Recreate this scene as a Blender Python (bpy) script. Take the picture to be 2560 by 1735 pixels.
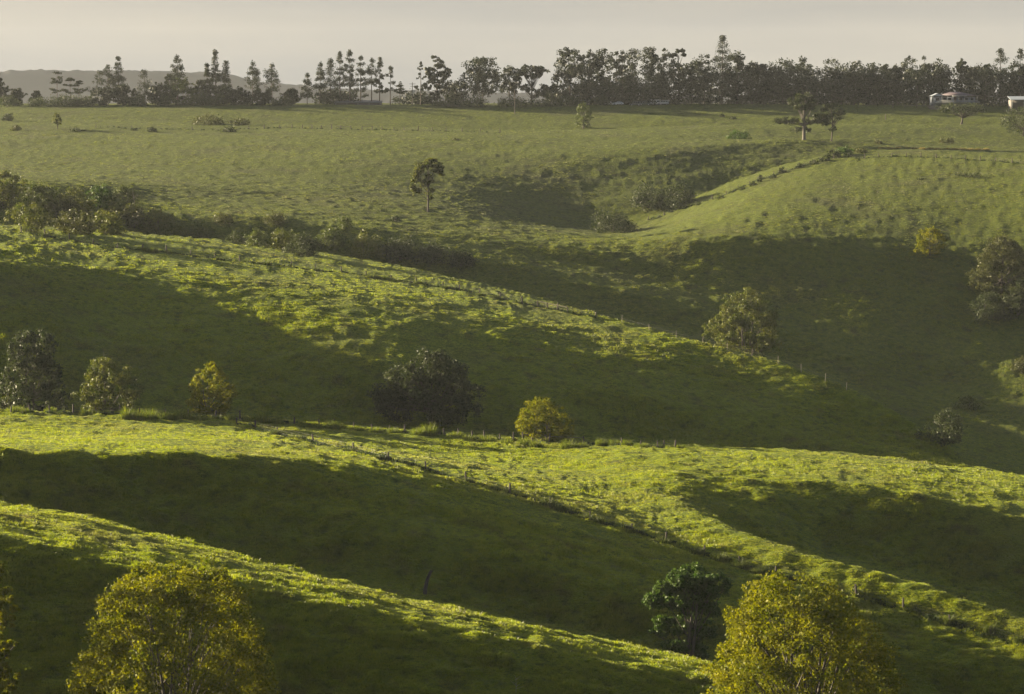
import bpy, math, random
import numpy as np
from mathutils import Vector

for o in list(bpy.data.objects):
    bpy.data.objects.remove(o, do_unlink=True)
scene = bpy.context.scene
COL = scene.collection
R = math.radians

# ------------------------------------------------------------------ camera
F = 7259.0                    # focal length in source pixels (2560 wide): about 20 degrees
PITCH = math.atan((867.5 - 215.0) / F)
CP, SP = math.cos(PITCH), math.sin(PITCH)
cam = bpy.data.cameras.new("camera")
cam.sensor_width = 36.0
cam.lens = 36.0 * F / 2560.0
cam.clip_start = 1.0
cam.clip_end = 60000.0
camo = bpy.data.objects.new("camera", cam)
COL.objects.link(camo)
camo.location = (0, 0, 0)
camo.rotation_euler = (math.pi / 2 - PITCH, 0, 0)
scene.camera = camo

# ------------------------------------------------------------------ sky, sun, exposure
SUN_AZ, SUN_EL = R(-68.0), R(13.2)      # azimuth clockwise from +Y: the sun stands low on the left, beyond the hills
w = bpy.data.worlds.new("World")
scene.world = w
w.use_nodes = True
nt = w.node_tree
for n in list(nt.nodes):
    nt.nodes.remove(n)
wo = nt.nodes.new("ShaderNodeOutputWorld")
bg = nt.nodes.new("ShaderNodeBackground")
sky = nt.nodes.new("ShaderNodeTexSky")
sky.sky_type = 'NISHITA'
sky.sun_disc = False
sky.sun_elevation = SUN_EL
sky.sun_rotation = SUN_AZ
sky.altitude = 100.0
sky.air_density = 0.7
sky.dust_density = 4.0
sky.ozone_density = 1.0
# thin even morning cloud veil over the blue
tc = nt.nodes.new("ShaderNodeTexCoord")
mp = nt.nodes.new("ShaderNodeMapping")
mp.inputs["Scale"].default_value = (1.6, 1.6, 14.0)
nz = nt.nodes.new("ShaderNodeTexNoise")
nz.inputs["Scale"].default_value = 2.2
nz.inputs["Detail"].default_value = 4.0
rmp = nt.nodes.new("ShaderNodeMapRange")
rmp.inputs["From Min"].default_value = 0.3
rmp.inputs["From Max"].default_value = 0.7
rmp.inputs["To Min"].default_value = 0.82
rmp.inputs["To Max"].default_value = 0.96
mixc = nt.nodes.new("ShaderNodeMix")
mixc.data_type = 'RGBA'
mixv = nt.nodes.new("ShaderNodeMix"); mixv.data_type = 'RGBA'
mixv.inputs["A"].default_value = (2.2, 2.08, 1.8, 1)      # warm haze
mixv.inputs["B"].default_value = (1.42, 1.45, 1.43, 1)      # grey cloud
nz2 = nt.nodes.new("ShaderNodeTexNoise"); nz2.inputs["Scale"].default_value = 1.3; nz2.inputs["Detail"].default_value = 5.0
rm2 = nt.nodes.new("ShaderNodeMapRange"); rm2.inputs["From Min"].default_value = 0.36; rm2.inputs["From Max"].default_value = 0.66
mp2 = nt.nodes.new("ShaderNodeMapping"); mp2.inputs["Scale"].default_value = (2.0, 2.0, 20.0); mp2.inputs["Location"].default_value = (0.35, 0.2, 0.0)
nt.links.new(tc.outputs["Generated"], mp2.inputs["Vector"]); nt.links.new(mp2.outputs["Vector"], nz2.inputs["Vector"])
nt.links.new(nz2.outputs["Fac"], rm2.inputs["Value"]); nt.links.new(rm2.outputs["Result"], mixv.inputs["Factor"])
nt.links.new(mixv.outputs["Result"], mixc.inputs["B"])
# veil thick near the horizon; thinning overhead is added to darken the shade
sxyz = nt.nodes.new("ShaderNodeSeparateXYZ")
thin = nt.nodes.new("ShaderNodeMapRange")
thin.interpolation_type = 'SMOOTHSTEP'
thin.inputs["From Min"].default_value = 0.05
thin.inputs["From Max"].default_value = 0.75
thin.inputs["To Min"].default_value = 1.0
thin.inputs["To Max"].default_value = 0.1
vm = nt.nodes.new("ShaderNodeMath"); vm.operation = 'MULTIPLY'
nt.links.new(tc.outputs["Generated"], sxyz.inputs[0])
nt.links.new(sxyz.outputs["Z"], thin.inputs["Value"])
nt.links.new(thin.outputs["Result"], vm.inputs[0])
nt.links.new(rmp.outputs["Result"], vm.inputs[1])
nt.links.new(tc.outputs["Generated"], mp.inputs["Vector"])
nt.links.new(mp.outputs["Vector"], nz.inputs["Vector"])
nt.links.new(nz.outputs["Fac"], rmp.inputs["Value"])
nt.links.new(vm.outputs[0], mixc.inputs["Factor"])
nt.links.new(sky.outputs["Color"], mixc.inputs["A"])
nt.links.new(mixc.outputs["Result"], bg.inputs["Color"])
bg.inputs["Strength"].default_value = 0.05
nt.links.new(bg.outputs[0], wo.inputs["Surface"])

LDIR = Vector((math.sin(SUN_AZ) * math.cos(SUN_EL), math.cos(SUN_AZ) * math.cos(SUN_EL), math.sin(SUN_EL)))
sun = bpy.data.lights.new("sun", 'SUN')
sun.energy = 5.0
sun.angle = R(0.6)
sun.color = (1.0, 0.83, 0.56)
suno = bpy.data.objects.new("sun", sun)
COL.objects.link(suno)
suno.rotation_euler = LDIR.to_track_quat('Z', 'Y').to_euler()
suno.location = LDIR * 300

vs = scene.view_settings
vs.view_transform = 'Standard'
vs.look = 'None'
vs.gamma = 1.0
vs.exposure = 2.3
vs.use_curve_mapping = False
scene.cycles.use_denoising = True
scene.cycles.use_adaptive_sampling = False
scene.cycles.volume_bounces = 0
scene.cycles.max_bounces = 6
scene.cycles.diffuse_bounces = 2
scene.cycles.glossy_bounces = 2
scene.cycles.transmission_bounces = 3
scene.cycles.transparent_max_bounces = 6

# ------------------------------------------------------------------ helpers
rng = np.random.default_rng(7)

def P(u, v, Y):
    """world point at depth Y seen at source pixel (u, v)"""
    a = (u - 1280.0) / F
    b = (867.5 - v) / F
    k = Y / (CP + b * SP)
    return (a * k, Y, (-SP + b * CP) * k)

def proj(x, y, z):
    f = y * CP - z * SP
    return 1280.0 + F * x / f, 867.5 - F * (y * SP + z * CP) / f

_perm = np.random.default_rng(3).random(1 << 16)
def _hash(ix, iy, s):
    h = (ix.astype(np.int64) * 73856093) ^ (iy.astype(np.int64) * 19349663) ^ (s * 83492791)
    h = (h ^ (h >> 13)) * 1274126177
    return _perm[(h ^ (h >> 16)) & 0xffff]
def vnoise(x, y, s=0):
    """value noise, 0..1"""
    x = np.asarray(x, float); y = np.asarray(y, float)
    ix = np.floor(x); iy = np.floor(y)
    fx = x - ix; fy = y - iy
    fx = fx * fx * fx * (fx * (fx * 6 - 15) + 10); fy = fy * fy * fy * (fy * (fy * 6 - 15) + 10)
    a = _hash(ix, iy, s); b = _hash(ix + 1, iy, s); c = _hash(ix, iy + 1, s); d = _hash(ix + 1, iy + 1, s)
    return (a * (1 - fx) + b * fx) * (1 - fy) + (c * (1 - fx) + d * fx) * fy
def rot2(x, y, a):
    c, s = math.cos(a), math.sin(a)
    return c * x - s * y, s * x + c * y
def fbm(x, y, s=0, o=3):
    r = 0; amp = 1.0; tot = 0
    for k in range(o):
        xx, yy = rot2(x, y, 0.6 + k * 1.1)
        r = r + amp * vnoise(xx * 2 ** k, yy * 2 ** k, s + k * 17); tot += amp; amp *= 0.5
    return r / tot
def sstep(a, b, x):
    t = np.clip((x - a) / (b - a), 0, 1)
    return t * t * (3 - 2 * t)

# ------------------------------------------------------------------ materials
def new_mat(name):
    m = bpy.data.materials.new(name)
    m.use_nodes = True
    for n in list(m.node_tree.nodes):
        m.node_tree.nodes.remove(n)
    return m, m.node_tree

def plain(name, col, rough=0.8, vary=0.25, scale=3.0, metallic=0.0):
    m, t = new_mat(name)
    o = t.nodes.new("ShaderNodeOutputMaterial"); b = t.nodes.new("ShaderNodeBsdfPrincipled")
    n = t.nodes.new("ShaderNodeTexNoise"); n.inputs["Scale"].default_value = scale; n.inputs["Detail"].default_value = 4
    c = t.nodes.new("ShaderNodeTexCoord")
    mx = t.nodes.new("ShaderNodeMix"); mx.data_type = 'RGBA'
    mx.inputs["A"].default_value = tuple(x * (1 - vary) for x in col) + (1,)
    mx.inputs["B"].default_value = tuple(min(1, x * (1 + vary)) for x in col) + (1,)
    t.links.new(c.outputs["Object"], n.inputs["Vector"]); t.links.new(n.outputs["Fac"], mx.inputs["Factor"])
    t.links.new(mx.outputs["Result"], b.inputs["Base Color"]); t.links.new(b.outputs[0], o.inputs["Surface"])
    b.inputs["Roughness"].default_value = rough; b.inputs["Metallic"].default_value = metallic
    return m

def leaf_mat(name, col, col2, trans=0.45, spec=0.15):
    """leaf: diffuse + light passing through; colour varies leaf by leaf through the 'tone' attribute"""
    m, t = new_mat(name)
    o = t.nodes.new("ShaderNodeOutputMaterial")
    at = t.nodes.new("ShaderNodeAttribute"); at.attribute_name = "tone"
    mx = t.nodes.new("ShaderNodeMix"); mx.data_type = 'RGBA'
    mx.inputs["A"].default_value = col + (1,); mx.inputs["B"].default_value = col2 + (1,)
    t.links.new(at.outputs["Fac"], mx.inputs["Factor"])
    d = t.nodes.new("ShaderNodeBsdfPrincipled")
    d.inputs["Roughness"].default_value = 0.5
    d.inputs["Specular IOR Level"].default_value = spec
    tr = t.nodes.new("ShaderNodeBsdfTranslucent")
    ms = t.nodes.new("ShaderNodeMixShader"); ms.inputs[0].default_value = trans
    t.links.new(mx.outputs["Result"], d.inputs["Base Color"])
    hs = t.nodes.new("ShaderNodeHueSaturation"); hs.inputs["Saturation"].default_value = 1.1; hs.inputs["Value"].default_value = 1.35
    t.links.new(mx.outputs["Result"], hs.inputs["Color"]); t.links.new(hs.outputs["Color"], tr.inputs["Color"])
    t.links.new(d.outputs[0], ms.inputs[1]); t.links.new(tr.outputs[0], ms.inputs[2]); t.links.new(ms.outputs[0], o.inputs["Surface"])
    return m

def mesh_obj(name, verts, faces, mat, parent=None, smooth=False, tone=None):
    """verts (N,3), faces: (M,3) or (M,4) array, or a list of such arrays"""
    me = bpy.data.meshes.new(name)
    verts = np.asarray(verts, np.float32)
    fl = faces if isinstance(faces, list) else [faces]
    fl = [np.asarray(f, np.int32) for f in fl if len(f)]
    loops = np.concatenate([f.ravel() for f in fl])
    tot = np.concatenate([np.full(len(f), f.shape[1], np.int32) for f in fl])
    st = np.concatenate([[0], np.cumsum(tot)[:-1]]).astype(np.int32)
    me.vertices.add(len(verts)); me.vertices.foreach_set("co", verts.ravel())
    me.loops.add(len(loops)); me.loops.foreach_set("vertex_index", loops)
    me.polygons.add(len(tot)); me.polygons.foreach_set("loop_start", st)
    if smooth:
        me.polygons.foreach_set("use_smooth", np.ones(len(tot), bool))
    if tone is not None:
        a = me.attributes.new("tone", 'FLOAT', 'FACE'); a.data.foreach_set("value", np.asarray(tone, np.float32))
    me.update(calc_edges=True)
    me.validate()
    if mat is not None:
        me.materials.append(mat)
    ob = bpy.data.objects.new(name, me)
    COL.objects.link(ob)
    if parent is not None:
        ob.parent = parent
    return ob

def tag(o, label=None, cat=None, group=None, kind=None):
    if label: o["label"] = label
    if cat: o["category"] = cat
    if group: o["group"] = group
    if kind: o["kind"] = kind
    return o

def empty(name, loc, rz=0.0, label=None, cat=None, group=None):
    o = bpy.data.objects.new(name, None)
    COL.objects.link(o)
    o.location = loc; o.rotation_euler = (0, 0, rz)
    return tag(o, label, cat, group)

# ------------------------------------------------------------------ terrain shape
# Long profiles of the land: each line runs across the view (knots: source u, v, depth in metres).
# v may be None with a height instead (u, None, Y, z).
LINES = [
 [(0, None, 12, -5.0)],
 [(0, None, 60, -24.0)],
 [(0, None, 140, -56.0)],
 [(0, None, 225, -84.0)],
 # ground the two near trees stand on
 [(-4000, 1650, 300), (-800, 1800, 300), (400, 1945, 297), (1300, 2010, 285), (2100, 2040, 272), (3000, 2160, 260)],
 # near ridge: steep lower face, shoulder, crest
 [(-4000, 1700, 338), (-800, 1590, 334), (0, 1590, 330), (700, 1700, 325), (1300, 1780, 314), (1800, 1830, 305), (2560, 1980, 290), (4000, 2250, 275)],
 [(-4000, 1560, 374), (-800, 1330, 368), (0, 1352, 361), (400, 1425, 353), (700, 1478, 346), (1000, 1545, 340), (1500, 1650, 327), (1800, 1706, 319), (2560, 1915, 298), (4000, 2150, 282)],
 [(-4000, 1500, 388), (-1500, 1330, 382), (-800, 1262, 378), (-300, 1245, 375), (0, 1268, 372), (180, 1295, 368), (350, 1335, 363), (550, 1384, 358), (700, 1424, 354), (950, 1487, 347), (1200, 1542, 341), (1500, 1608, 332), (1780, 1662, 323), (2200, 1790, 310), (2560, 1890, 302), (4000, 2150, 290)],
 # hidden valley behind the near ridge, then foot of the middle hill
 [(-4000, 1510, 398), (-800, 1290, 392), (0, 1296, 388), (700, 1458, 371), (1200, 1580, 358), (1780, 1715, 341), (2200, 1810, 330), (2560, 1870, 325), (4000, 2050, 315)],
 [(-4000, 1400, 412), (-800, 1250, 412), (0, 1262, 412), (700, 1416, 408), (1200, 1532, 395), (1780, 1650, 370), (2200, 1735, 356), (2560, 1800, 348), (4000, 1950, 335)],
 # middle face (in shade)
 [(-4000, 1010, 424), (-800, 1090, 425), (0, 1192, 425), (700, 1270, 427), (1200, 1375, 420), (1700, 1520, 396), (2100, 1610, 380), (2560, 1700, 370), (4000, 1840, 355)],
 # shoulder of the middle hill / edge where its spur drops off
 [(-4000, 950, 436), (-800, 1035, 438), (0, 1126, 438), (500, 1140, 443), (1000, 1178, 446), (1400, 1265, 440), (1700, 1368, 424), (2000, 1452, 408), (2300, 1545, 396), (2560, 1645, 386), (4000, 1790, 370)],
 # spur crest (right) / middle of the lit top (left)
 [(-4000, 930, 444), (-800, 1010, 447), (0, 1078, 448), (500, 1090, 455), (1000, 1120, 460), (1300, 1154, 460), (1500, 1192, 456), (1700, 1264, 449), (1880, 1340, 440), (2050, 1398, 432), (2300, 1466, 422), (2560, 1548, 412), (4000, 1730, 395)],
 # gully behind the spur
 [(-4000, 925, 447), (-800, 1003, 450), (0, 1062, 452), (500, 1072, 461), (1000, 1102, 468), (1300, 1137, 468), (1500, 1172, 466), (1700, 1250, 462), (1880, 1346, 456), (2050, 1406, 450), (2300, 1480, 442), (2560, 1564, 435), (4000, 1745, 415)],
 [(-4000, 920, 450), (-800, 998, 453), (0, 1050, 455), (500, 1058, 464), (1000, 1090, 473), (1300, 1120, 475), (1500, 1148, 474), (1700, 1205, 471), (1880, 1300, 467), (2050, 1375, 462), (2300, 1446, 455), (2560, 1528, 450), (4000, 1710, 430)],
 [(-4000, 915, 454), (-800, 990, 457), (0, 1040, 459), (500, 1047, 468), (1000, 1082, 478), (1300, 1107, 482), (1500, 1128, 483), (1700, 1150, 484), (1900, 1182, 485), (2200, 1225, 486), (2560, 1285, 485), (4000, 1500, 465)],
 # crest of the middle hill
 [(-4000, 905, 462), (-800, 980, 464), (0, 1030, 466), (300, 1033, 470), (560, 1042, 475), (780, 1062, 480), (1000, 1077, 486), (1300, 1096, 492), (1700, 1114, 498), (1950, 1126, 502), (2250, 1152, 506), (2560, 1192, 510), (4000, 1400, 500)],
 # hidden valley, foot of the long fenced ridge
 [(-4000, 940, 490), (-800, 1010, 490), (0, 1065, 492), (560, 1075, 496), (1300, 1130, 512), (1700, 1150, 520), (2250, 1200, 526), (2560, 1240, 528), (4000, 1430, 520)],
 [(-4000, 890, 515), (-800, 960, 518), (0, 1022, 522), (560, 1034, 526), (1300, 1088, 538), (1700, 1106, 544), (2250, 1140, 544), (2560, 1200, 540), (4000, 1400, 535)],
 # its face, shoulder and crest
 [(-4000, 880, 560), (-1200, 850, 560), (-400, 842, 562), (0, 846, 570), (300, 855, 590), (560, 862, 597), (1000, 905, 594), (1300, 955, 590), (1700, 1010, 580), (2100, 1070, 562), (2430, 1180, 550), (2560, 1222, 548), (4000, 1410, 545)],
 [(-4000, 800, 628), (-1200, 690, 632), (-400, 650, 638), (0, 652, 644), (300, 668, 652), (560, 690, 650), (1000, 740, 640), (1300, 796, 622), (1700, 885, 598), (2100, 1005, 572), (2430, 1172, 556), (2560, 1218, 553), (4000, 1410, 550)],
 [(-4000, 760, 690), (-1500, 640, 690), (-800, 575, 690), (-300, 558, 688), (0, 565, 684), (280, 582, 680), (550, 604, 674), (800, 636, 666), (1100, 690, 652), (1300, 737, 638), (1500, 793, 622), (1680, 842, 609), (1870, 888, 598), (2000, 930, 589), (2150, 988, 578), (2280, 1062, 570), (2430, 1166, 561), (2560, 1216, 557), (4000, 1400, 555)],
 # hidden gully behind it
 [(-4000, 780, 722), (-800, 605, 722), (0, 605, 718), (550, 640, 710), (1100, 725, 690), (1500, 830, 662), (1870, 925, 636), (2150, 1025, 618), (2430, 1185, 590), (2560, 1222, 580), (4000, 1400, 575)],
 # far side of that gully
 [(-4000, 540, 752), (-800, 520, 752), (0, 556, 750), (550, 596, 745), (1100, 682, 730), (1500, 782, 710), (1870, 875, 695), (2150, 972, 675), (2300, 1045, 655), (2430, 1110, 632), (2560, 1165, 615), (4000, 1340, 590)],
 # low brown spur on the right (left: lower slope of the far field)
 [(-4000, 520, 775), (-800, 500, 775), (0, 520, 775), (550, 560, 772), (1100, 630, 758), (1500, 715, 742), (1870, 810, 722), (2150, 890, 702), (2300, 930, 684), (2430, 935, 668), (2560, 890, 664), (3000, 760, 670), (4000, 700, 680)],
 [(-4000, 500, 790), (-800, 480, 795), (0, 500, 795), (550, 540, 792), (1100, 600, 782), (1500, 672, 766), (1870, 755, 742), (2150, 830, 722), (2300, 870, 706), (2430, 880, 694), (2560, 860, 690), (3000, 750, 695), (4000, 690, 700)],
 # steep face of the right hill
 [(-4000, 480, 815), (-800, 460, 820), (0, 478, 820), (550, 515, 814), (1100, 570, 806), (1500, 632, 788), (1870, 690, 768), (2150, 730, 752), (2300, 745, 744), (2430, 755, 736), (2560, 760, 730), (3200, 660, 730), (4000, 640, 730)],
 [(-4000, 465, 842), (-800, 445, 850), (0, 455, 850), (550, 485, 844), (1100, 540, 832), (1400, 588, 816), (1560, 600, 806), (1700, 596, 796), (1870, 588, 788), (2150, 590, 782), (2560, 610, 770), (3200, 560, 770), (4000, 540, 770)],
 [(-4000, 455, 862), (-800, 436, 870), (0, 444, 872), (550, 470, 866), (1100, 520, 852), (1400, 564, 836), (1560, 580, 824), (1650, 560, 820), (1750, 520, 818), (1870, 475, 820), (2000, 446, 822), (2150, 436, 824), (2560, 450, 818), (3200, 460, 810), (4000, 460, 810)],
 # crest of the right hill
 [(-4000, 440, 890), (-800, 420, 898), (0, 430, 900), (550, 452, 896), (1100, 500, 880), (1400, 540, 862), (1560, 556, 848), (1680, 520, 842), (1800, 468, 844), (1900, 432, 846), (2000, 404, 850), (2100, 385, 854), (2250, 376, 858), (2560, 388, 858), (3200, 420, 855), (4000, 420, 855)],
 [(-4000, 425, 920), (-800, 405, 925), (0, 412, 928), (550, 430, 925), (1100, 472, 912), (1400, 506, 896), (1560, 528, 884), (1680, 512, 880), (1800, 476, 880), (1900, 442, 882), (2000, 418, 884), (2100, 400, 886), (2250, 392, 888), (2560, 400, 888), (3200, 430, 890), (4000, 430, 890)],
 # far field climbing to its edge
 [(-4000, 400, 960), (-800, 375, 965), (0, 380, 968), (550, 392, 965), (1100, 418, 955), (1500, 450, 935), (1800, 425, 930), (2000, 384, 940), (2250, 372, 948), (2560, 376, 950), (4000, 400, 950)],
 [(-4000, 360, 1030), (-800, 335, 1030), (0, 338, 1030), (550, 345, 1028), (1100, 356, 1020), (1500, 370, 1000), (1800, 362, 995), (2000, 354, 1000), (2250, 359, 1000), (2560, 366, 1000), (4000, 390, 1000)],
 [(-4000, 345, 1055), (-800, 315, 1058), (0, 316, 1060), (550, 326, 1058), (1100, 336, 1050), (1500, 346, 1035), (1800, 353, 1030), (2000, 356, 1030), (2250, 361, 1030), (2560, 366, 1030), (4000, 390, 1030)],
 [(-4000, 320, 1095), (-800, 290, 1100), (0, 297, 1100), (320, 303, 1100), (700, 313, 1098), (1000, 321, 1095), (1300, 328, 1090), (1450, 326, 1092), (1700, 317, 1100), (2000, 312, 1105), (2300, 312, 1105), (2560, 318, 1100), (4000, 340, 1100)],
 [(-4000, 322, 1116), (-800, 294, 1120), (0, 301, 1120), (700, 317, 1118), (1300, 331, 1112), (1700, 320, 1120), (2300, 315, 1122), (4000, 343, 1120)],
 [(-4000, 300, 1140), (-800, 284, 1142), (0, 288, 1142), (700, 300, 1140), (1300, 308, 1138), (1700, 300, 1140), (2300, 300, 1142), (4000, 320, 1140)],
 [(-4000, 275, 1186), (-800, 265, 1190), (0, 264, 1190), (700, 262, 1190), (1300, 264, 1190), (1600, 262, 1190), (1900, 262, 1190), (2200, 264, 1190), (2560, 266, 1190), (4000, 275, 1190)],
 [(0, None, 1300, -8.0)],
 [(0, None, 1500, -14.0)],
 [(0, None, 2400, -44.0)],
 [(0, None, 5200, -60.0)],
 [(0, None, 9000, -60.0)],
 [(0, None, 16000, -60.0)],
]
def _pchip_slopes(x, y):
    h = np.diff(x, axis=-1); d = np.diff(y, axis=-1) / h
    m = np.zeros_like(y)
    w1 = 2 * h[..., 1:] + h[..., :-1]; w2 = h[..., 1:] + 2 * h[..., :-1]
    with np.errstate(all='ignore'):
        hm = (w1 + w2) / (w1 / d[..., :-1] + w2 / d[..., 1:])
    m[..., 1:-1] = np.where(d[..., :-1] * d[..., 1:] > 0, np.nan_to_num(hm), 0)
    m[..., 0] = d[..., 0]; m[..., -1] = d[..., -1]
    return m
def _pchip1(xs, ys, q):
    xs = np.asarray(xs, float); ys = np.asarray(ys, float); q = np.clip(q, xs[0], xs[-1])
    if len(xs) == 1:
        return np.full_like(q, ys[0])
    # smooth (Catmull-Rom style) slopes: rounder across the view than pchip
    h = np.diff(xs); d = np.diff(ys) / h
    m = np.empty_like(ys); m[0] = d[0]; m[-1] = d[-1]
    m[1:-1] = (d[:-1] * h[1:] + d[1:] * h[:-1]) / (h[:-1] + h[1:])
    i = np.clip(np.searchsorted(xs, q) - 1, 0, len(xs) - 2)
    t = (q - xs[i]) / h[i]
    return ((2*t**3-3*t**2+1)*ys[i] + (t**3-2*t**2+t)*h[i]*m[i] + (-2*t**3+3*t**2)*ys[i+1] + (t**3-t**2)*h[i]*m[i+1])
# tabulate the lines over the fan coordinate T = x / y
TT = np.concatenate([np.linspace(-0.95, -0.26, 120), np.linspace(-0.255, 0.255, 700), np.linspace(0.26, 0.95, 120)])
KY = np.empty((len(TT), len(LINES))); KE = np.empty_like(KY)
for k, L in enumerate(LINES):
    ts, ys, es = [], [], []
    for kn in L:
        if kn[1] is None:
            x, y, z = 0.0, kn[2], kn[3]; t = 0.0
        else:
            x, y, z = P(*kn); t = x / y
        ts.append(t); ys.append(y); es.append(z / y)
    KY[:, k] = _pchip1(ts, ys, TT); KE[:, k] = _pchip1(ts, es, TT)
# -- fitted depth shifts of the lines (rows: lines from 4 on; columns: source u)
DY_U = [-1000, -500, -150, 150, 400, 650, 900, 1150, 1400, 1650, 1900, 2150, 2400, 2650, 3000]
DY = [
 [-51.5, -51.1, -47, -45.3, -44.2, -42, -38.9, -35.1, -30.9, -25.7, -19.8, -14, -7.5, 1.7, 18.9],
 [-55.7, -63.9, -62.4, -60.7, -60.1, -58.5, -54.7, -49.6, -43.8, -37.2, -30.6, -24.9, -20.4, -12.3, -0.6],
 [-46.4, -68.9, -80.6, -75.5, -71, -64.4, -60.1, -54.8, -47.8, -39.2, -31.2, -28.5, -23.7, -13.4, 2.8],
 [-28.3, -40.1, -53.8, -47.4, -43.8, -43.9, -41.2, -36.8, -29.2, -17, -18.2, -25, 1.6, 6.8, 4],
 [-38.8, -53.5, -63.8, -57.9, -50.8, -45.7, -44.7, -47.5, -39.8, -28, -20.2, -19.7, -13.3, -6.1, 0.1],
 [-49.4, -70, -80.7, -78.6, -76.9, -76.4, -74.5, -70.2, -61.4, -51.5, -41.9, -33.8, -27.5, -22.7, -3.6],
 [-46.1, -70.1, -86.8, -86.6, -85.9, -86.4, -86.4, -84.4, -77.3, -67.5, -57.4, -48.4, -43, -38.9, -22],
 [-36.1, -67.2, -92.8, -94.6, -94.9, -92.9, -83.9, -72.2, -66.6, -64.5, -58.5, -54.3, -52.3, -50.7, -43.4],
 [-23.1, -21.2, -17.9, -18.5, -26.5, -25.5, -12.9, -7, -21.4, -50.8, -71.4, -73.7, -72.5, -71, -72.4],
 [-12.4, -10, -8.3, -9, -8.9, -4.8, -3.1, -6.3, -19.3, -55.2, -58.1, -61.6, -47.2, -47.8, -57.8],
 [-7.7, -6.1, -5, -4.9, -0.9, 0.4, -1.2, -5.6, -14.5, -51.7, -63.4, -54.9, -52.1, -51.8, -52.5],
 [-7, -4.6, -1.8, 0.8, 1.2, 2.6, 0.3, -5.4, -14.2, -39.6, -57.2, -65.3, -67.4, -68.8, -67.6],
 [-6.7, -4.2, -0.7, 0.6, 1.4, 2.9, -0.6, -8.2, -16, -17.6, -13.8, -16, -23, -37.9, -50],
 [-4.6, -6.2, -11.4, -12, -8.2, -11.1, -13.6, -21.4, -30.3, -33.4, -29.2, -30.4, -35.5, -40.9, -42.2],
 [-16.4, -24.6, -34.7, -36, -32.3, -33.4, -36, -39.7, -43, -45, -44.7, -44.1, -44.7, -45.1, -38.1],
 [-40.9, -59.4, -64.3, -75.4, -82.1, -84.8, -85.3, -81.3, -78, -71.2, -60.6, -48.9, -48.2, -41.3, -27.9],
 [-35.9, -77.6, -117.9, -108.5, -101, -94.9, -87.7, -80.2, -69.2, -62.9, -54.5, -48.7, -49.1, -37.7, -22.5],
 [-50.5, -71.5, -81.4, -54, -29, -0.7, 9.2, -9.7, -47.9, -60.5, -59.9, -52.8, -49.2, -28.5, -9.7],
 [-50.8, -50.2, -43.6, -28, -7.8, 7.2, 11.8, 7, -6.6, -6.6, 1, 9.9, -0.5, -11.7, -14.9],
 [-49.3, -54.7, -55.4, -38.4, -24.3, -19.5, -16.6, -13.8, -9.9, -7.2, -5.5, -0.9, 3, 7.4, 2.6],
 [-55.1, -67.6, -73.7, -57.3, -44.6, -39.3, -35.7, -32.2, -29.1, -25.1, -19.4, -10.4, 19.3, 44, 59.2],
 [-63.1, -79.6, -87.5, -70.4, -52.1, -54.1, -51.7, -44.9, -37.7, -31.6, -23.4, -15.6, 4.1, 22.5, 39.9],
 [-65.8, -92.2, -107.4, -82.6, -50.6, -50.5, -53.3, -52.6, -52.5, -45.5, -37.3, -27.7, -14.2, 2.5, 22.9],
 [-58.7, -88, -108.8, -89.4, -48, -36, -50.9, -50.8, -50.3, -50.8, -39.7, -29.9, -20.8, -18.2, -31.4],
 [-42, -49.1, -52.3, -49.4, -45.3, -47, -50.2, -42.1, 5.1, 26.8, 26.3, 18.7, 6.3, -8, -22.3],
 [-24.6, -29.5, -34.1, -39.1, -45.4, -52.2, -54.1, -37.4, -3.3, 21.9, 45.6, 38, 18.7, -3.5, -21.2],
 [-13.6, -19, -24.9, -32.2, -41.3, -50.8, -55.7, -44.3, -22.6, -8.7, 29.3, 43.3, 30.5, 10.2, -10.3],
 [-7.9, -13, -18.7, -26, -36.1, -48.9, -60.2, -54.7, -42.6, -23.6, -0.1, 24, 21.5, 10.7, -1.3],
 [-5.6, -10.3, -15.1, -20.5, -26.9, -34.3, -42.8, -52.1, -59.2, -51.8, -27.7, -7.7, 2.2, 5.4, 5.6],
 [-4.7, -8.9, -13.1, -17.4, -22.2, -27.4, -32.9, -37.7, -40, -37.3, -27.3, -15.9, -6.6, 0.1, 5.7],
 [-4.3, -8.3, -12.2, -16.1, -20.1, -24.1, -27.7, -30.2, -30.5, -28, -22.8, -16.1, -9, -2.3, 4.3],
]
for k, r in enumerate(DY):
    KY[:, 4 + k] += _pchip1((np.array(DY_U) - 1280.0) / F, r, TT)
# -- end fitted
for k in range(1, len(LINES)):
    KY[:, k] = np.maximum(KY[:, k], KY[:, k - 1] + 2.0)
KM = _pchip_slopes(KY, KE)

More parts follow.
